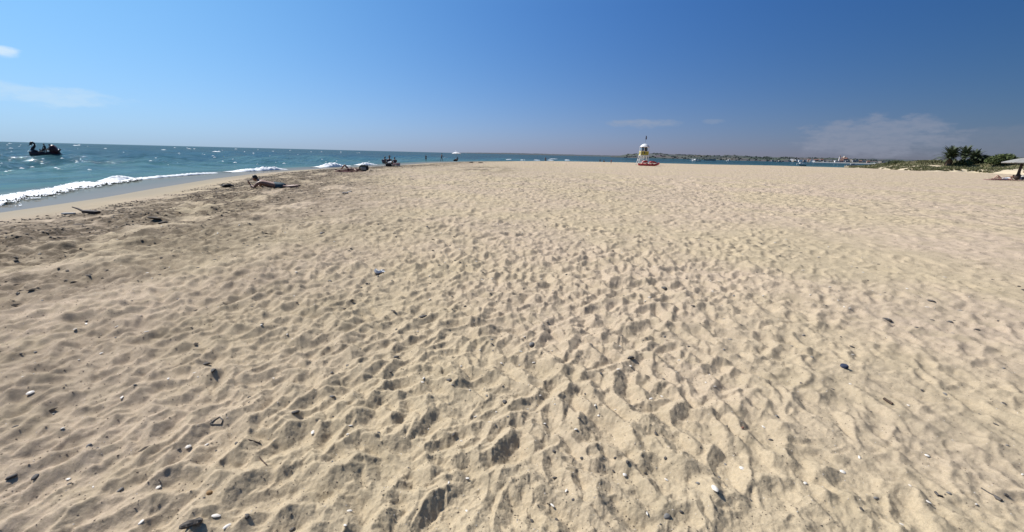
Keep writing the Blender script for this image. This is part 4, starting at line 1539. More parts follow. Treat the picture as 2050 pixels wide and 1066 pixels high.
def bush(label, loc, blobs, m, n=1500, size=.22, group='bushes on the dune', name='bush', seed=0):
    t = thing(name, label, 'bush', loc, 0, group)
    rng = np.random.default_rng(900 + seed)
    blobs = [((c[0], c[1], c[2] * .72), (r[0], r[1], r[2] * .72)) for c, r in blobs]
    V, Fc = leaf_cloud(blobs, n, size, rng)
    o = bpy.data.objects.new('foliage', mesh_from('foliage', V, Fc, m, False))
    C.objects.link(o)
    o.parent = t
    for c, r in blobs[:5]:
        MB().tube([(0, 0, -.2), (c[0] * .45, c[1] * .45, c[2] * .5), (c[0], c[1], c[2] + r[2] * .3)], [.07, .05, .02], 6).build('stem', M_['wood_brown'], t)
    return t


def palm(label, loc, trunk_h, frond_l, n, seed, trunk_r=.42):
    rng = np.random.default_rng(seed)
    t = thing('palm_tree', label, 'palm tree', loc, 0, 'palms on the dune')
    prof = []
    for i in range(13):
        u = i / 12
        prof.append((trunk_r * (1.12 - .25 * u + .12 * (i % 2)), -.3 + (trunk_h + .3) * u))
    prof.append((.05, trunk_h + .15))
    MB().lathe(prof, 14, wob=lambda a, i: 1 + .09 * math.sin(5 * a + 2.4 * i)).build('trunk', M_['wood_brown'], t)
    for k in range(n):
        th = k * 2.39996 + rng.uniform(-.2, .2)
        el = R(88 - 78 * (k / n) ** .9 + rng.uniform(-6, 6))
        L = frond_l * rng.uniform(.85, 1.08)
        V, Fc = [], []
        pts, dirs = [], []
        x = z = 0.0
        for i in range(15):
            pts.append((x, z))
            e = el - (1.15 if el < 1.1 else .75) * (i / 14) ** 1.6
            dirs.append(e)
            x += math.cos(e) * L / 14
            z += math.sin(e) * L / 14
        cx, sx = math.cos(th), math.sin(th)

        def P(u, v, w):
            return (cx * u - sx * v, sx * u + cx * v, trunk_h + .05 + w)
        for i in range(14):                                          # rachis
            (xa, za), (xb, zb) = pts[i], pts[i + 1]
            w = .06 * (1 - i / 15)
            j = len(V)
            V += [P(xa, -w, za), P(xa, w, za), P(xb, w, zb), P(xb, -w, zb)]
            Fc.append((j, j + 1, j + 2, j + 3))
        for i in range(1, 15):
            for q in (0, .5):
                f = i + q - .5
                i0 = min(int(f), 13)
                fr = f - i0
                xa, za = pts[i0][0] * (1 - fr) + pts[i0 + 1][0] * fr, pts[i0][1] * (1 - fr) + pts[i0 + 1][1] * fr
                e = dirs[i0]
                ll = .46 * math.sin(math.pi * min(.16 + .78 * f / 14, 1)) ** .7 * frond_l / 2.3
                for s_ in (-1, 1):
                    u2, v2, w2 = xa + math.cos(e) * ll * .62, s_ * ll * .72, za + math.sin(e) * ll * .62 + .10 * ll - rng.uniform(0, .12) * ll
                    bw = .075
                    j = len(V)
                    V += [P(xa - bw * math.cos(e), 0, za - bw * math.sin(e)), P(xa + bw * math.cos(e), 0, za + bw * math.sin(e)), P(u2, v2, w2)]
                    Fc.append((j, j + 1, j + 2))
        o = bpy.data.objects.new('frond', mesh_from('frond', V, Fc, L_palm, False))
        C.objects.link(o)
        o.parent = t
    return t


palm('bushy palm with a stout bare trunk, nearest the sea on the dune', dune_pt(1898, 150), 1.5, 3.5, 70, 41, .6)
palm('middle palm of the dune, half hidden behind shrubs', dune_pt(1925, 158), 1.5, 3.0, 56, 42, .4)
palm('low spreading palm right of the two taller palms', dune_pt(1946, 156), .9, 2.9, 46, 43, .35)
bush('small dark green shrub at the seaward end of the dune', dune_pt(1789, 163) + Vector((0, 0, -.2)), [((0, 0, .7), (1.7, 1.2, 1.0)), ((-1.2, 0, .4), (1.5, 1.0, .7)), ((1.6, .2, .8), (1.6, 1.2, 1.0))], L_green, 1700, .28, seed=1)
bush('olive shrub filling the gap under the middle palm', dune_pt(1928, 151), [((0, 0, .9), (1.6, 1.2, 1.1)), ((-1.1, .2, .5), (1.0, 1, .7)), ((1.0, .1, .8), (1.1, 1, .9))], L_bush, 1800, .26, seed=2)
bush('dark rounded shrub between the palms and the large green bush', dune_pt(1957, 156), [((0, 0, 1.3), (1.8, 1.4, 1.3)), ((1.3, 0, 1.9), (1.3, 1.2, .9)), ((-1.2, .2, .8), (1.2, 1.1, .9)), ((2.2, 0, .9), (1.2, 1.1, 1.0))], L_dark, 2600, .28, seed=3)
bush('large bright green bush behind the thatched parasol', dune_pt(2004, 150), [((0, 0, 1.6), (2.2, 1.8, 1.7)), ((-2.0, 0, 1.4), (1.6, 1.4, 1.4)), ((2.2, .2, 1.3), (1.9, 1.5, 1.4)), ((.6, 0, 2.6), (1.5, 1.3, 1.0)), ((-1.2, 0, 2.5), (1.1, 1, .9)), ((3.6, .3, .8), (1.4, 1.2, .9))], L_bush, 5200, .30, seed=4)
bush('low grey-green bush at the far right end of the dune', dune_pt(2047, 150), [((0, 0, .8), (2.4, 1.6, 1.0)), ((2.6, 0, 1.0), (2.2, 1.6, 1.2))], L_dark, 1800, .3, seed=5)
bush('low brown-green bush on the dune left of the stout palm', dune_pt(1868, 158), [((0, 0, .25), (2.2, 1.5, .45)), ((-2.4, .3, .2), (2, 1.4, .35))], L_grass, 900, .25, seed=6)
# ---------------------------------------------------------------- the far shore: hills, wood, town, boats
def px_h(px, dpx, dist):
    """height above eye level of something dpx pixels above the horizon at that distance"""
    d = ray(px, 300)
    a = math.atan2(d.x, d.y)
    return EYE + dpx / 780.0 * (dist * math.cos(a) * math.cos(PITCH))


def px_az(px):
    d = ray(px, 318)
    return math.atan2(d.x, d.y)


def hills(name, prof, r0, r1, seed, col_a, col_b, rough):
    """prof: (pixel column, pixels above the horizon) along the ridge"""
    az = np.array([px_az(p[0]) for p in prof])
    hh = np.array([px_h(p[0], p[1], (r0 + r1) / 2) for p in prof])
    a = np.linspace(az[0], az[-1], 420)
    u = np.linspace(0, 1, 36)
    U, A = np.meshgrid(u, a, indexing='ij')
    RR = r0 + (r1 - r0) * 2 * U
    top = np.interp(A, az, hh)
    X, Y = RR * np.sin(A), RR * np.cos(A)
    k = 60.0 / (r0 * .05)
    sh = np.where(U < .5, sstep(0, .5, U) ** .8, 1 - .35 * sstep(.5, 1, U))
    Z = SEA - 1.0 + (top - SEA + 1.0) * sh * (1 + .12 * fbm(X / (r0 * .06), Y / (r0 * .06), seed, 4)) + rough * fbm(X / (r0 * .012), Y / (r0 * .012), seed + 5, 3) * sh
    m, t, b = new_mat(name + '_land')
    g = N(t, 'ShaderNodeNewGeometry')
    mp = N(t, 'ShaderNodeMapping')
    mp.inputs['Scale'].default_value = (1, 1, 2.5)
    t.links.new(g.outputs['Position'], mp.inputs[0])
    n1 = N(t, 'ShaderNodeTexNoise', i_Scale=.011, i_Detail=6.0, i_Roughness=.65)
    n2 = N(t, 'ShaderNodeTexVoronoi', i_Scale=.012)
    t.links.new(mp.outputs[0], n1.inputs[0])
    t.links.new(mp.outputs[0], n2.inputs[0])
    c = MIX(t, RAMP(t, n1.outputs[0], .42, .60), col_a, col_b)
    c = MIX(t, .25, c, n2.outputs['Color'], 'MULTIPLY')
    t.links.new(c, b.inputs['Base Color'])
    b.inputs['Roughness'].default_value = 1
    b.inputs['Specular IOR Level'].default_value = .1
    o = grid_mesh('hills', X, Y, Z, m)
    o['kind'] = 'structure'
    return (lambda r, al: float(np.interp(al, az, hh)))


hills('far_coast', [(905, 0), (960, 1.6), (1020, 2.6), (1085, 2.9), (1100, 2.4), (1180, 2.6), (1260, 3.0), (1400, 4), (1560, 3), (1640, 5), (1700, 8), (1750, 10), (1800, 10), (1860, 8.6), (1930, 10), (2060, 10), (2300, 11)],
      5200, 8000, 601, (.075, .088, .10), (.11, .115, .115), 4)
NEAR = [(1222, 0), (1240, 2.4), (1258, 6.6), (1275, 7.4), (1292, 7.6), (1305, 9.3), (1320, 9.6), (1335, 8.2), (1352, 8.3), (1375, 7.6), (1410, 7.2), (1440, 7.6), (1470, 9.3), (1500, 7.6), (1540, 7), (1580, 7.8), (1620, 8.4), (1660, 8.2), (1700, 8.0), (1740, 6.4), (1800, 6), (1860, 5), (2000, 6), (2300, 8)]
hills('near_shore', NEAR, 1250, 1650, 611, (.055, .07, .065), (.135, .125, .11), 1.2)
NAZ = np.array([px_az(p[0]) for p in NEAR])
NH = np.array([px_h(p[0], p[1], 1450) for p in NEAR])


def shore_z(px, dist):
    a = px_az(px)
    u = (dist - 1250) / 800
    return SEA - 1 + (np.interp(a, NAZ, NH) - SEA + 1) * float(sstep(0, .5, np.array([min(u, .5)]))[0]) ** .8


def far_pt(px, dist, z=None):
    a = px_az(px)
    return Vector((dist * math.sin(a), dist * math.cos(a), shore_z(px, dist) if z is None else z))


# trees of the far shore
rng = np.random.default_rng(88)
V, Fc = [], []
ico = bmesh.new()
bmesh.ops.create_icosphere(ico, subdivisions=1, radius=1)
iv = [v.co.copy() for v in ico.verts]
fi = [[v.index for v in f.verts] for f in ico.faces]
ico.free()
for k in range(1000):
    px_ = rng.uniform(1250, 1800)
    dist = 1262 + 420 * rng.uniform() ** 1.3
    if noise(np.array([px_ * .05]), np.array([dist * .01]), 620)[0] < -.12 and rng.uniform() < .85:
        continue
    c = far_pt(px_, dist)
    if 1574 < px_ < 1750 and dist < 1420 and rng.uniform() < .8:
        continue
    s_ = rng.uniform(1.1, 2.6)
    n0 = len(V)
    for v in iv:
        j = 1 + rng.uniform(-.3, .3)
        V.append((c.x + v.x * s_ * 1.35 * j, c.y + v.y * s_ * 1.35 * j, c.z + s_ * .5 + v.z * s_ * .8 * j))
    Fc += [tuple(i + n0 for i in f) for f in fi]
o = bpy.data.objects.new('far_woods', mesh_from('far_woods', V, Fc, leaf_mat('far_tree', (.050, .062, .055), .22), False))
C.objects.link(o)
o['kind'] = 'stuff'

H_white = mm('house_white', (.74, .73, .70), .8, .05, .3)
H_cream = mm('house_cream', (.46, .40, .33), .8, .08, .3)
H_rose = mm('house_rose', (.34, .24, .21), .8, .08, .3)
H_grey = mm('house_grey', (.27, .28, .30), .8, .1, .3)
H_roof = mm('roof_tile', (.22, .11, .075), .85, .2, .5)


def house(px, dist, w, h, d, m, label, group, roof='flat', rz=None, up=0.0):
    p = far_pt(px, dist)
    t = thing('house', label, 'house', (p.x, p.y, p.z - 2 + up), facing(p) + (rng.uniform(-.5, .5) if rz is None else rz), group)
    H = h + 2
    MB().box((0, 0, H / 2), (w, d, H)).build('wall', m, t, smooth=False)
    if roof == 'flat':
        MB().box((0, 0, H + .3), (w * 1.03, d * 1.03, .6)).build('roof', m, t, smooth=False)
    else:
        mb = MB()
        rh = .28 * d
        mb.add([(-w * .54, -d * .55, H), (w * .54, -d * .55, H), (w * .54, d * .55, H), (-w * .54, d * .55, H), (-w * .5, 0, H + rh), (w * .5, 0, H + rh)],
               [(0, 1, 5, 4), (2, 3, 4, 5), (1, 2, 5), (3, 0, 4), (0, 3, 2, 1)])
        mb.build('roof', H_roof, t, smooth=False)
    n = max(2, int(w / 4.5))
    for fl in range(max(1, int(h / 3.2))):
        for k in range(n):
            x = (k + .5) / n * w - w / 2
            MB().box((x, -d / 2 - .02, 2 + 1.6 + 3.2 * fl), (1.2, .14, 1.5)).build('window', M_['dark_inside'], t, smooth=False)
    return t


HL = {'w': 'small white house of the town across the lagoon', 'c': 'small cream house of the town across the lagoon',
      'r': 'small dull pink house with tiled roof in the town across the lagoon', 'g': 'small grey house of the town across the lagoon'}
HM = {'w': H_white, 'c': H_cream, 'r': H_rose, 'g': H_grey}
house(1586.5, 1330, 7.5, 5.5, 7, H_white, 'bright white house at the left end of the far town', None, rz=-.3)
house(1603.5, 1300, 8, 5, 7, H_white, 'wide white house second from the left end of the far town', None, rz=.2)
house(1631, 1275, 5.5, 4.5, 5, H_white, 'bright white house low by the water in the far town', None, rz=-.4)
house(1676.5, 1330, 9, 3.6, 6, H_white, 'low white building below the bell tower of the far town', None, rz=.3)
for px_, dist, w, h, k in ((1581, 1320, 5, 3.5, 'g'), (1591, 1320, 6, 4, 'c'), (1595, 1310, 6, 5, 'w'), (1599, 1330, 5, 5, 'g'), (1608, 1320, 6, 4, 'c'), (1612, 1300, 5, 4, 'g'), (1615, 1310, 4.5, 4, 'w'),
                           (1620, 1340, 6, 5, 'r'), (1623, 1320, 5, 4, 'c'), (1626, 1340, 5, 5, 'w'), (1625, 1300, 5, 3.5, 'w'), (1633, 1360, 6, 4, 'r'), (1638, 1380, 5, 4, 'r'), (1642, 1340, 5, 4, 'g'),
                           (1640, 1400, 6, 5, 'c'), (1646, 1390, 6, 4, 'r'), (1652, 1340, 6, 3, 'g'), (1659, 1330, 6, 3, 'g'), (1665, 1370, 5, 4, 'g'), (1673, 1350, 5, 4, 'w'),
                           (1683, 1420, 7, 6, 'r'), (1688, 1420, 8, 8, 'c'), (1692, 1400, 7, 7, 'r'), (1690, 1360, 5, 4, 'w'), (1695, 1420, 6, 6, 'r'), (1700, 1380, 6, 4, 'g'), (1705, 1400, 6, 5, 'c'),
                           (1711, 1380, 7, 4, 'g'), (1716, 1400, 6, 5, 'g'), (1724, 1370, 6, 4, 'r'), (1731, 1390, 7, 4, 'g'), (1740, 1360, 6, 4, 'r'), (1764, 1340, 7, 5, 'c'), (1770, 1350, 8, 4, 'g'),
                           (1782, 1340, 8, 4, 'g'), (1686, 1340, 8, 5, 'r'), (1697, 1345, 6, 4, 'g'), (1548, 1290, 5, 3, 'g'), (1556, 1290, 6, 2.5, 'g'), (1562, 1290, 5, 3, 'c')):
    house(px_, dist, w, h, w * .9, HM[k], HL[k], {'w': 'white houses of the far town', 'c': 'cream houses of the far town', 'r': 'pink houses of the far town', 'g': 'grey houses of the far town'}[k], 'gable' if k == 'r' else 'flat')
p = far_pt(1681, 1400)
t = thing('bell_tower', 'tall pale bell tower rising above the far town', 'tower', (p.x, p.y, p.z - 2), facing(p) + .3)
MB().box((0, 0, 6.5), (2.6, 2.6, 13)).build('shaft', H_white, t, smooth=False)
MB().box((0, 0, 13.2), (3.0, 3.0, .5)).build('cornice', H_cream, t, smooth=False)
MB().box((0, 0, 14.4), (2.2, 2.2, 2.0)).build('belfry', H_cream, t, smooth=False)
MB().lathe([(1.5, 15.4), (.9, 16.3), (.001, 17.2)], 8).build('spire', H_roof, t, smooth=False)
p = far_pt(1690, 1415)
t = thing('church', 'brownish domed church beside the bell tower of the far town', 'church', (p.x, p.y, p.z - 2), facing(p) - .2)
MB().box((0, 0, 5), (12, 8, 10)).build('wall', H_rose, t, smooth=False)
MB().lathe([(3.2, 10), (3.2, 12), (2.8, 13.5), (1.7, 14.8), (.001, 15.4)], 14).build('dome', H_cream, t)
mb = MB()
mb.add([(-6.3, -4.2, 10), (6.3, -4.2, 10), (6.3, 4.2, 10), (-6.3, 4.2, 10), (-6, 0, 12), (6, 0, 12)], [(0, 1, 5, 4), (2, 3, 4, 5), (1, 2, 5), (3, 0, 4), (0, 3, 2, 1)])
mb.build('roof', H_roof, t, smooth=False)
for k in range(4):
    MB().box((-4.2 + 2.8 * k, -4.05, 6), (1.1, .2, 2.4)).build('window', M_['dark_inside'], t, smooth=False)

# pale quay and seawall under the town
q0, q1 = far_pt(1632, 1225, 0), far_pt(1752, 1170, 0)
t = thing('sea_wall', 'long pale sea wall along the water in front of the far town', 'sea wall', ((q0.x + q1.x) / 2, (q0.y + q1.y) / 2, 0), math.atan2(q1.y - q0.y, q1.x - q0.x))
MB().box((0, 0, .1), ((q1 - q0).length, 3, 2.0)).build('wall', H_grey, t, smooth=False)
MB().box((0, -.4, 1.25), ((q1 - q0).length, 1.2, .5)).build('parapet', H_cream, t, smooth=False)


def boat(label, px, py, L, m, rz, cabin=True, mast=0.0, group='boats on the lagoon'):
    p = G(px, py, SEA)
    t = thing('boat', label, 'boat', (p.x, p.y, SEA), facing(p) + rz, group)
    secs = []
    for i in range(11):
        u = i / 10
        w = .17 * L * (1 - max(0, (u - .35) / .65) ** 2.2 * .97)
        sh = .11 * L + .06 * L * u * u
        secs.append([(L * (u - .5), w * c, z) for c, z in ((-.35, -.05 * L), (-.85, .02 * L), (-1, sh), (-.8, sh * .96), (.8, sh * .96), (1, sh), (.85, .02 * L), (.35, -.05 * L))])
    MB().loft(secs, close=True).build('hull', m, t)
    if cabin:
        cb = MB().box((-.02 * L, 0, .19 * L), (.34 * L, .22 * L, .15 * L), bev=.02 * L).build('cabin', m, t)
        MB().box((.155 * L, 0, .21 * L), (.02 * L, .2 * L, .07 * L)).build('windscreen', M_['dark_inside'], cb)
        MB().box((-.02 * L, -.112 * L, .21 * L), (.22 * L, .008 * L, .055 * L)).build('side_window', M_['dark_inside'], cb)
    MB().box((-.5 * L, 0, .12 * L), (.05 * L, .07 * L, .16 * L), bev=.01 * L).build('outboard', M_['cloth_black'], t)
    if mast:
        MB().tube([(.05 * L, 0, .15 * L), (.05 * L, 0, mast)], .05, 6).build('mast', M_['white_paint'], t)
    return t


Wb = M_['white_paint']
boat('white cabin boat moored alone on the lagoon in front of the far town', 1603, 329.6, 4.4, Wb, .25)
boat('white boat left of the pair moored before the wooded shore', 1388.5, 322.6, 6.5, Wb, -.4)
boat('white boat right of the pair moored before the wooded shore', 1393, 322.9, 6.0, Wb, .5)
boat('small low grey skiff just right of the moored white pair', 1397.5, 323.2, 4.5, M_['cloth_grey'], .2, cabin=False)
boat('long pale boat under the wooded shore of the lagoon', 1421, 322.0, 14, M_['cloth_grey'], .0, cabin=False)
boat('white boat with a mast moored furthest out on the lagoon', 1459, 322.7, 7, Wb, .6, mast=5.0)
boat('dark low skiff on the lagoon below the white cabin boat', 1607, 332.2, 2.6, M_['cloth_black'], .1, cabin=False)
boat('low grey boat moored before the sea wall of the far town', 1706, 332.6, 5.5, M_['cloth_grey'], .2)
boat('grey open boat moored left of the far town', 1553, 324.8, 8, M_['cloth_grey'], -.2, cabin=False)
boat('grey boat with a cabin moored left of the far town', 1560, 325.2, 7, M_['cloth_grey'], .3)
# white hut by the dune's end, and a jetty beside it
p = G(1754, 335.4, -.2)
t = thing('beach_hut', 'white beach hut with dark doorway at the lagoon edge beside the dune', 'hut', (p.x, p.y, -.4), facing(p) + .35)
MB().box((0, 0, .95), (1.7, 1.5, 1.9)).build('wall', Wb, t, smooth=False)
MB().box((-.1, 0, 1.95), (2.0, 1.8, .10)).build('roof', Wb, t, smooth=False)
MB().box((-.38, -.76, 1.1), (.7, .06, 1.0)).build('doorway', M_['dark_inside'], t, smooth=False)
MB().box((.5, -.76, .6), (.5, .05, .5)).build('panel', M_['cloth_white'], t, smooth=False)
t = thing('sign_post', 'pale post standing between the white hut and the dune shrub', 'post', G(1772.5, 337, -.1) + Vector((0, 0, -.2)), 0)
MB().tube([(0, 0, 0), (0, 0, 1.5)], .09, 8).build('post', M_['cloth_grey'], t)
MB().box((0, -.1, 1.4), (.34, .05, .28), bev=.01).build('board', M_['cloth_white'], t)

# ---------------------------------------------------------------- small things on the near sand
def rock_mesh(name, m, seed, flat=.6, sub=2, ang=.25):
    rg = np.random.default_rng(seed)
    bm = bmesh.new()
    bmesh.ops.create_icosphere(bm, subdivisions=sub, radius=1)
    ax = rg.normal(size=(5, 3))
    ax /= np.linalg.norm(ax, axis=1)[:, None]
    for v in bm.verts:
        d = np.array(v.co)
        f = 1.0
        for a in ax:                                                # facets
            k = d @ a
            f = min(f, (.62 + .2 * rg.random() * .3) / k if k > .66 else f)
        f *= 1 + rg.uniform(-1, 1) * .05
        v.co = Vector((d[0] * f * 1.25, d[1] * f * .85, d[2] * f * flat))
    me = bpy.data.meshes.new(name)
    bm.to_mesh(me)
    bm.free()
    me.materials.append(m)
    me.polygons.foreach_set('use_smooth', [ang < .3] * len(me.polygons))
    return me


def shell_mesh(name, m, seed):
    """half of a clam: ribbed cup"""
    V, Fc = [], []
    n, k = 14, 6
    for i in range(k + 1):
        r = i / k
        for j in range(n):
            a = 2 * math.pi * j / n
            rr = r * (1 + .04 * math.cos(9 * a)) * (1.0 + .18 * math.cos(a))
            V.append((rr * math.cos(a) * .85, rr * math.sin(a), .42 * (1 - r ** 2.2)))
    for i in range(k):
        for j in range(n):
            j2 = (j + 1) % n
            Fc.append((i * n + j, i * n + j2, (i + 1) * n + j2, (i + 1) * n + j))
    return mesh_from(name, V, Fc, m)


def place(me, name, p, size, rz, label, cat, group=None, rx=0.0, sink=.3):
    o = bpy.data.objects.new(name, me)
    C.objects.link(o)
    o.scale = (size,) * 3 if not isinstance(size, tuple) else size
    if name in ('stone', 'shell'):
        o.scale = [v * .8 for v in o.scale]
    s_ = o.scale[2]
    o.location = (p.x, p.y, p.z + s_ * sink)
    o.rotation_euler = (rx, random.uniform(-.15, .15), rz)
    return tag(o, label, cat, group)


rk = {k: [rock_mesh('pebble', M_[k], 30 + i * 7 + len(k), .55 + .1 * i) for i in range(3)] for k in ('stone_dark', 'stone_grey', 'stone_ochre', 'stone_red')}
shl = [shell_mesh('shell', M_['shell_white'], i) for i in range(2)]
chip = [rock_mesh('shell_chip', M_['shell_white'], 70 + i, .35) for i in range(3)]

for px_, py_, key, sz, lab in ((421, 988, 'stone_ochre', (.020, .017, .022), 'ochre angular stone leaning on a white chip in the left foreground'),
                               (1485, 858, 'stone_red', (.016, .013, .015), 'single reddish-brown stone on smooth sand right of centre'),
                               (1336, 1034, 'stone_grey', (.020, .018, .022), 'grey and white stone lying at the bottom of the sand, right of centre'),
                               (1262, 716, 'stone_dark', (.035, .022, .03), 'dark jagged stone sticking up from a footprint right of centre'),
                               (1313, 864, 'stone_dark', (.026, .012, .014), 'black splinter-like stone lying in a deep footprint'),
                               (72, 955, 'stone_dark', (.028, .018, .02), 'dark stone half buried near the bottom left corner'),
                               (26, 954, 'stone_dark', (.024, .018, .02), 'dark stone at the left edge of the foreground'),
                               (592, 826, 'stone_dark', (.028, .022, .022), 'dark stone at the head of a footprint left of centre'),
                               (664, 795, 'stone_grey', (.022, .016, .018), 'pale grey stone on a low sand ridge left of centre'),
                               (495, 1034, 'stone_dark', (.016, .014, .016), 'round brown stone alone near the bottom left'),
                               (428, 744, 'stone_dark', (.03, .022, .02), 'larger dark stone in a hollow on the left of the sand'),
                               (412, 730, 'stone_dark', (.028, .024, .026), 'dark stone just behind the larger one in the left hollow'),
                               (1110, 905, 'stone_dark', (.014, .012, .014), 'small dark stone on a lit ridge in the centre foreground'),
                               (848, 635, 'stone_dark', (.05, .034, .03), 'dark stone with green weed in a hollow left of centre'),
                               (1065, 692, 'stone_grey', (.04, .03, .035), 'rounded grey stone by a footprint in the centre'),
                               (900, 760, 'stone_dark', (.024, .02, .02), 'small black stone above the middle footprints'),
                               (1330, 578, 'stone_dark', (.05, .035, .035), 'black stone on pale sand right of the centre line'),
                               (645, 463, 'stone_dark', (.10, .06, .045), 'dark weathered lump on the sand below the lying man')):
    place(random.choice(rk[key]), 'stone', on_sand(px_, py_), sz, random.uniform(0, 6.28), lab, 'stone', sink=.05)
for px_, py_, sz, lab in ((1432, 979, (.019, .024, .018), 'upright white shell right of the bottom centre'),
                          (627, 866, (.034, .014, .014), 'long white shell on the sand left of centre'),
                          (434, 1033, (.030, .011, .010), 'slim white shell near the bottom left, left of a round brown stone'),
                          (453, 1056, (.022, .011, .012), 'small slim white shell at the very bottom left'),
                          (316, 976, (.016, .013, .012), 'small bright shell above the ochre stone'),
                          (60, 788, (.034, .022, .022), 'white shell alone at the far left of the foreground'),
                          (1486, 938, (.018, .016, .014), 'pale shell beside a footprint at lower right'),
                          (1686, 945, (.019, .016, .016), 'round pale shell in the large shaded hollow at lower right'),
                          (1250, 953, (.015, .013, .014), 'round pale shell on the sand just right of the bottom centre'),
                          (1198, 841, (.012, .011, .012), 'little pale shell above the bottom centre'),
                          (376, 896, (.02, .017, .017), 'pale shell between two ridges on the left'),
                          (1856, 1004, (.010, .018, .010), 'thin white shell near the bottom right corner'),
                          (1855, 912, (.016, .013, .012), 'white shell above the black leaf at lower right')):
    place(random.choice(shl), 'shell', on_sand(px_, py_), sz, random.uniform(0, 6.28), lab, 'shell', sink=.15)


def stick(label, pts, r, m, cat='stick', branch=None, name='stick'):
    P = [on_sand(*q) for q in pts]
    base = P[0]
    t = thing(name, label, cat, base, 0)
    loc_ = [p_ - base + Vector((0, 0, r * .8)) for p_ in P]
    MB().tube(loc_, r if not isinstance(r, list) else r, 7).build('stem', M_[m], t)
    for b_ in branch or ():
        Q = [on_sand(*q) - base + Vector((0, 0, .006)) for q in b_]
        MB().tube(Q, [.004, .009, .007], 7).build('twig', M_[m], t)
    return t


stick('black spoon-ended twig lying near the bottom right corner', [(1964, 978), (1980, 988), (1990, 993)], .003, 'stone_dark', branch=([(1990, 994), (1996, 1000), (2003, 1007)],))
stick('short black curled leaf stalk at lower right', [(1872, 987), (1878, 994), (1886, 996)], .0055, 'stone_dark')
stick('slender dark leaf lying flat right of centre', [(1769, 800), (1776, 805), (1786, 811)], .009, 'stick_brown', 'leaf', name='leaf')
stick('blackish twig end at the bottom right edge', [(2010, 991), (2014, 995), (2017, 997)], .006, 'stone_dark')
stick('dark straight stick beside white litter in the middle of the sand', [(753, 544), (762, 549), (768, 554)], .012, 'stick_brown')
stick('thin looped twig on the sand in the left foreground', [(420, 849), (429, 841), (440, 836), (446, 841), (443, 848), (433, 851), (422, 850)], .0035, 'stone_dark', 'twig')
stick('pale washed stick lying beyond the man propped on his elbows', [(686, 389.5), (694, 387), (703, 384)], .02, 'shell_white')
stick('short thin root crossing a footprint left of centre', [(487, 880), (500, 882), (522, 889)], .003, 'stick_brown', 'root')
stick('tiny brown root on a ridge left of the bottom centre', [(520, 917), (526, 924), (534, 932)], .003, 'stick_brown', 'root')
p = on_sand(760, 547)
t = thing('litter', 'scrap of crumpled white litter on the sand beside a dark stick', 'litter', p, .4, scale=.7)
mb = MB()
rg = np.random.default_rng(3)
mb.loft([[(x + rg.normal() * .012, y + rg.normal() * .012, max(.004, .03 + rg.normal() * .022)) for x in np.linspace(-.09, .09, 7)] for y in np.linspace(-.07, .07, 6)])
solid(mb.build('sheet', M_['cloth_white'], t, smooth=False), .003)
MB().box((.03, .03, .03), (.05, .03, .02), rz=.4, bev=.004).build('cap', M_['cloth_black'], t)
p = on_sand(1690, 735)
t = thing('bottle_cap', 'dark blue bottle cap lying on the right side of the sand', 'bottle cap', p, .3)
MB().lathe([(.001, .018), (.021, .018), (.024, .014), (.025, .0), (.022, .0), (.021, .012), (.001, .013)], 22, wob=lambda a, i: 1 + .03 * math.cos(16 * a)).build('cap', M_['cloth_navy'], t)
# driftwood on the wrack line
p = on_sand(174, 428)
t = thing('driftwood', 'dark plank with a thin branch washed up on the wrack line at left', 'driftwood', p, R(-8))
MB().box((.14, 0, .06), (.42, .12, .07), ry=.03, bev=.012).build('plank', M_['wood_dark'], t)
MB().tube([(-.08, 0, .06), (-.28, .03, .12), (-.46, .05, .15)], [.03, .022, .014], 7).build('branch', M_['wood_dark'], t)
MB().box((-.25, -.2, .03), (.26, .10, .04), rz=.3, bev=.012).build('splinter', M_['cloth_grey'], t)
p = on_sand(384, 1050)
t = thing('driftwood', 'short weathered driftwood block half buried at the bottom left', 'driftwood', p, R(28))
mb = MB()
rg = np.random.default_rng(12)
mb.loft([[(x, .013 * w * math.cos(a) * (1 + .2 * rg.normal()), .004 + .012 * w * math.sin(a) * (1 + .2 * rg.normal())) for a in [2 * math.pi * k / 9 for k in range(9)]] for x, w in ((-.040, .5), (-.03, .9), (-.012, 1.1), (.008, .9), (.024, 1.05), (.036, .5))], close=True)
mb.build('block', M_['wood_grey'], t, smooth=False)
for px_, py_, lab in ((943, 326.4, 'dark lump of weed on the sand, left of a pair on the spit'), (962, 326.8, 'dark lump of weed on the sand, right of a pair on the spit'),
                      (310, 443, 'dark heap of dry weed on the left of the beach'), (330, 447.5, 'smaller dark heap of dry weed right of a larger heap'), (160, 450, 'dark clump of weed on the wrack line at left')):
    p = on_sand(px_, py_)
    sz = .05 + .0028 * math.hypot(p.x, p.y)
    me = rock_mesh('weed', M_['weed'], int(px_), .55, 3)
    place(me, 'seaweed', p, (sz * 1.4, sz * .8, sz * .8), 0, lab, 'seaweed', sink=.3)

# loose pebbles and shells, each a thing
gp = np.random.default_rng(19)


def spots(n, r0, r1, a=59):
    out = []
    while len(out) < n:
        r = r0 + (r1 - r0) * gp.uniform() ** 1.35
        t = R(gp.uniform(-a, a))
        if t < 0 and gp.uniform() < .1:
            continue
        out.append(Vector((r * math.sin(t), r * math.cos(t), ground(r * math.sin(t), r * math.cos(t)))))
    return out


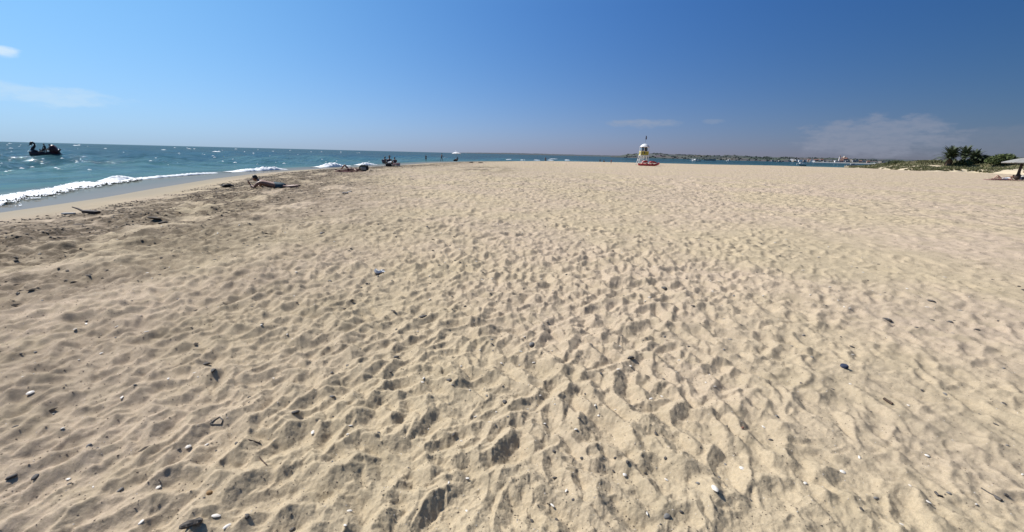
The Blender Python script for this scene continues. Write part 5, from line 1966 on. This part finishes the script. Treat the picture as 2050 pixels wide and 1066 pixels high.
for p in spots(230, 1.3, 9.0):
    r = math.hypot(p.x, p.y)
    s_ = gp.uniform(.0045, .0085) * (1 + .16 * r) * (1.7 if gp.uniform() < .1 else 1)
    place(random.choice(rk['stone_dark']), 'pebble', p, (s_ * gp.uniform(.9, 1.5), s_, s_ * gp.uniform(.6, 1.1)), gp.uniform(0, 6.28), 'tiny dark pebble among the footprints on the near sand', 'pebble', 'dark pebbles strewn over the near sand', sink=.15)
for p in spots(60, 1.3, 7.0):
    r = math.hypot(p.x, p.y)
    s_ = gp.uniform(.004, .008) * (1 + .15 * r)
    place(random.choice(rk['stone_grey']), 'pebble', p, (s_ * gp.uniform(.9, 1.4), s_, s_), gp.uniform(0, 6.28), 'tiny grey pebble among the footprints on the near sand', 'pebble', 'grey pebbles strewn over the near sand', sink=.15)
for p in spots(210, 1.3, 10.0):
    r = math.hypot(p.x, p.y)
    s_ = gp.uniform(.0035, .0075) * (1 + .16 * r)
    place(random.choice(chip), 'shell_fragment', p, (s_ * gp.uniform(.8, 1.5), s_, s_), gp.uniform(0, 6.28), 'tiny white shell fragment among the footprints on the near sand', 'shell', 'white shell fragments strewn over the near sand', sink=.4)


# crumbs and dry weed nobody could count
def scatter(name, pts, size_fn, m, seed, flat=.6):
    rg = np.random.default_rng(seed)
    base = np.array([(1, 0, 0), (-.9, .1, .1), (.1, .8, 0), (0, -.8, .1), (.1, .1, .9), (-.1, 0, -.6)], float)
    fs = np.array([(0, 2, 4), (2, 1, 4), (1, 3, 4), (3, 0, 4), (2, 0, 5), (1, 2, 5), (3, 1, 5), (0, 3, 5)])
    V, Fc = [], []
    for i, p in enumerate(pts):
        s_ = size_fn(p, rg)
        a = rg.uniform(0, 6.28)
        v = base * rg.uniform(.6, 1.2, (6, 1)) * np.array([1.3, .8, flat]) * s_
        x = v[:, 0] * math.cos(a) - v[:, 1] * math.sin(a)
        y = v[:, 0] * math.sin(a) + v[:, 1] * math.cos(a)
        V.append(np.stack([x + p.x, y + p.y, v[:, 2] + p.z + s_ * .2], 1))
        Fc.append(fs + 6 * i)
    o = bpy.data.objects.new(name, mesh_from(name, np.concatenate(V).tolist(), np.concatenate(Fc).tolist(), m, False))
    C.objects.link(o)
    o['kind'] = 'stuff'
    return o


scatter('sand_debris', spots(15000, .9, 11.5, 66), lambda p, g: g.uniform(.0016, .0042) * (1 + .14 * math.hypot(p.x, p.y)) * (1 if p.x < 1.5 else .8), M_['crumb'], 1)
scatter('shell_grit', spots(2600, .9, 9.5, 66), lambda p, g: g.uniform(.0014, .0034) * (1 + .12 * math.hypot(p.x, p.y)), M_['shell_white'], 2)
y = gp.uniform(1, 50, 26000)
x = np.interp(y, SHORE[2:12, 1], SHORE[2:12, 0]) + 2.0 + np.abs(gp.normal(0, 1, y.size)) * 3.2
k = np.nonzero(fbm(x * .9, y * .7, 81, 4, .6) > gp.uniform(-.4, .45, y.size))[0][:9000]
wr = [Vector((a, b, ground(a, b))) for a, b in zip(x[k], y[k])]
scatter('dry_weed', wr, lambda p, g: g.uniform(.010, .036) * (1 + .012 * p.y), M_['weed'], 3, .45)
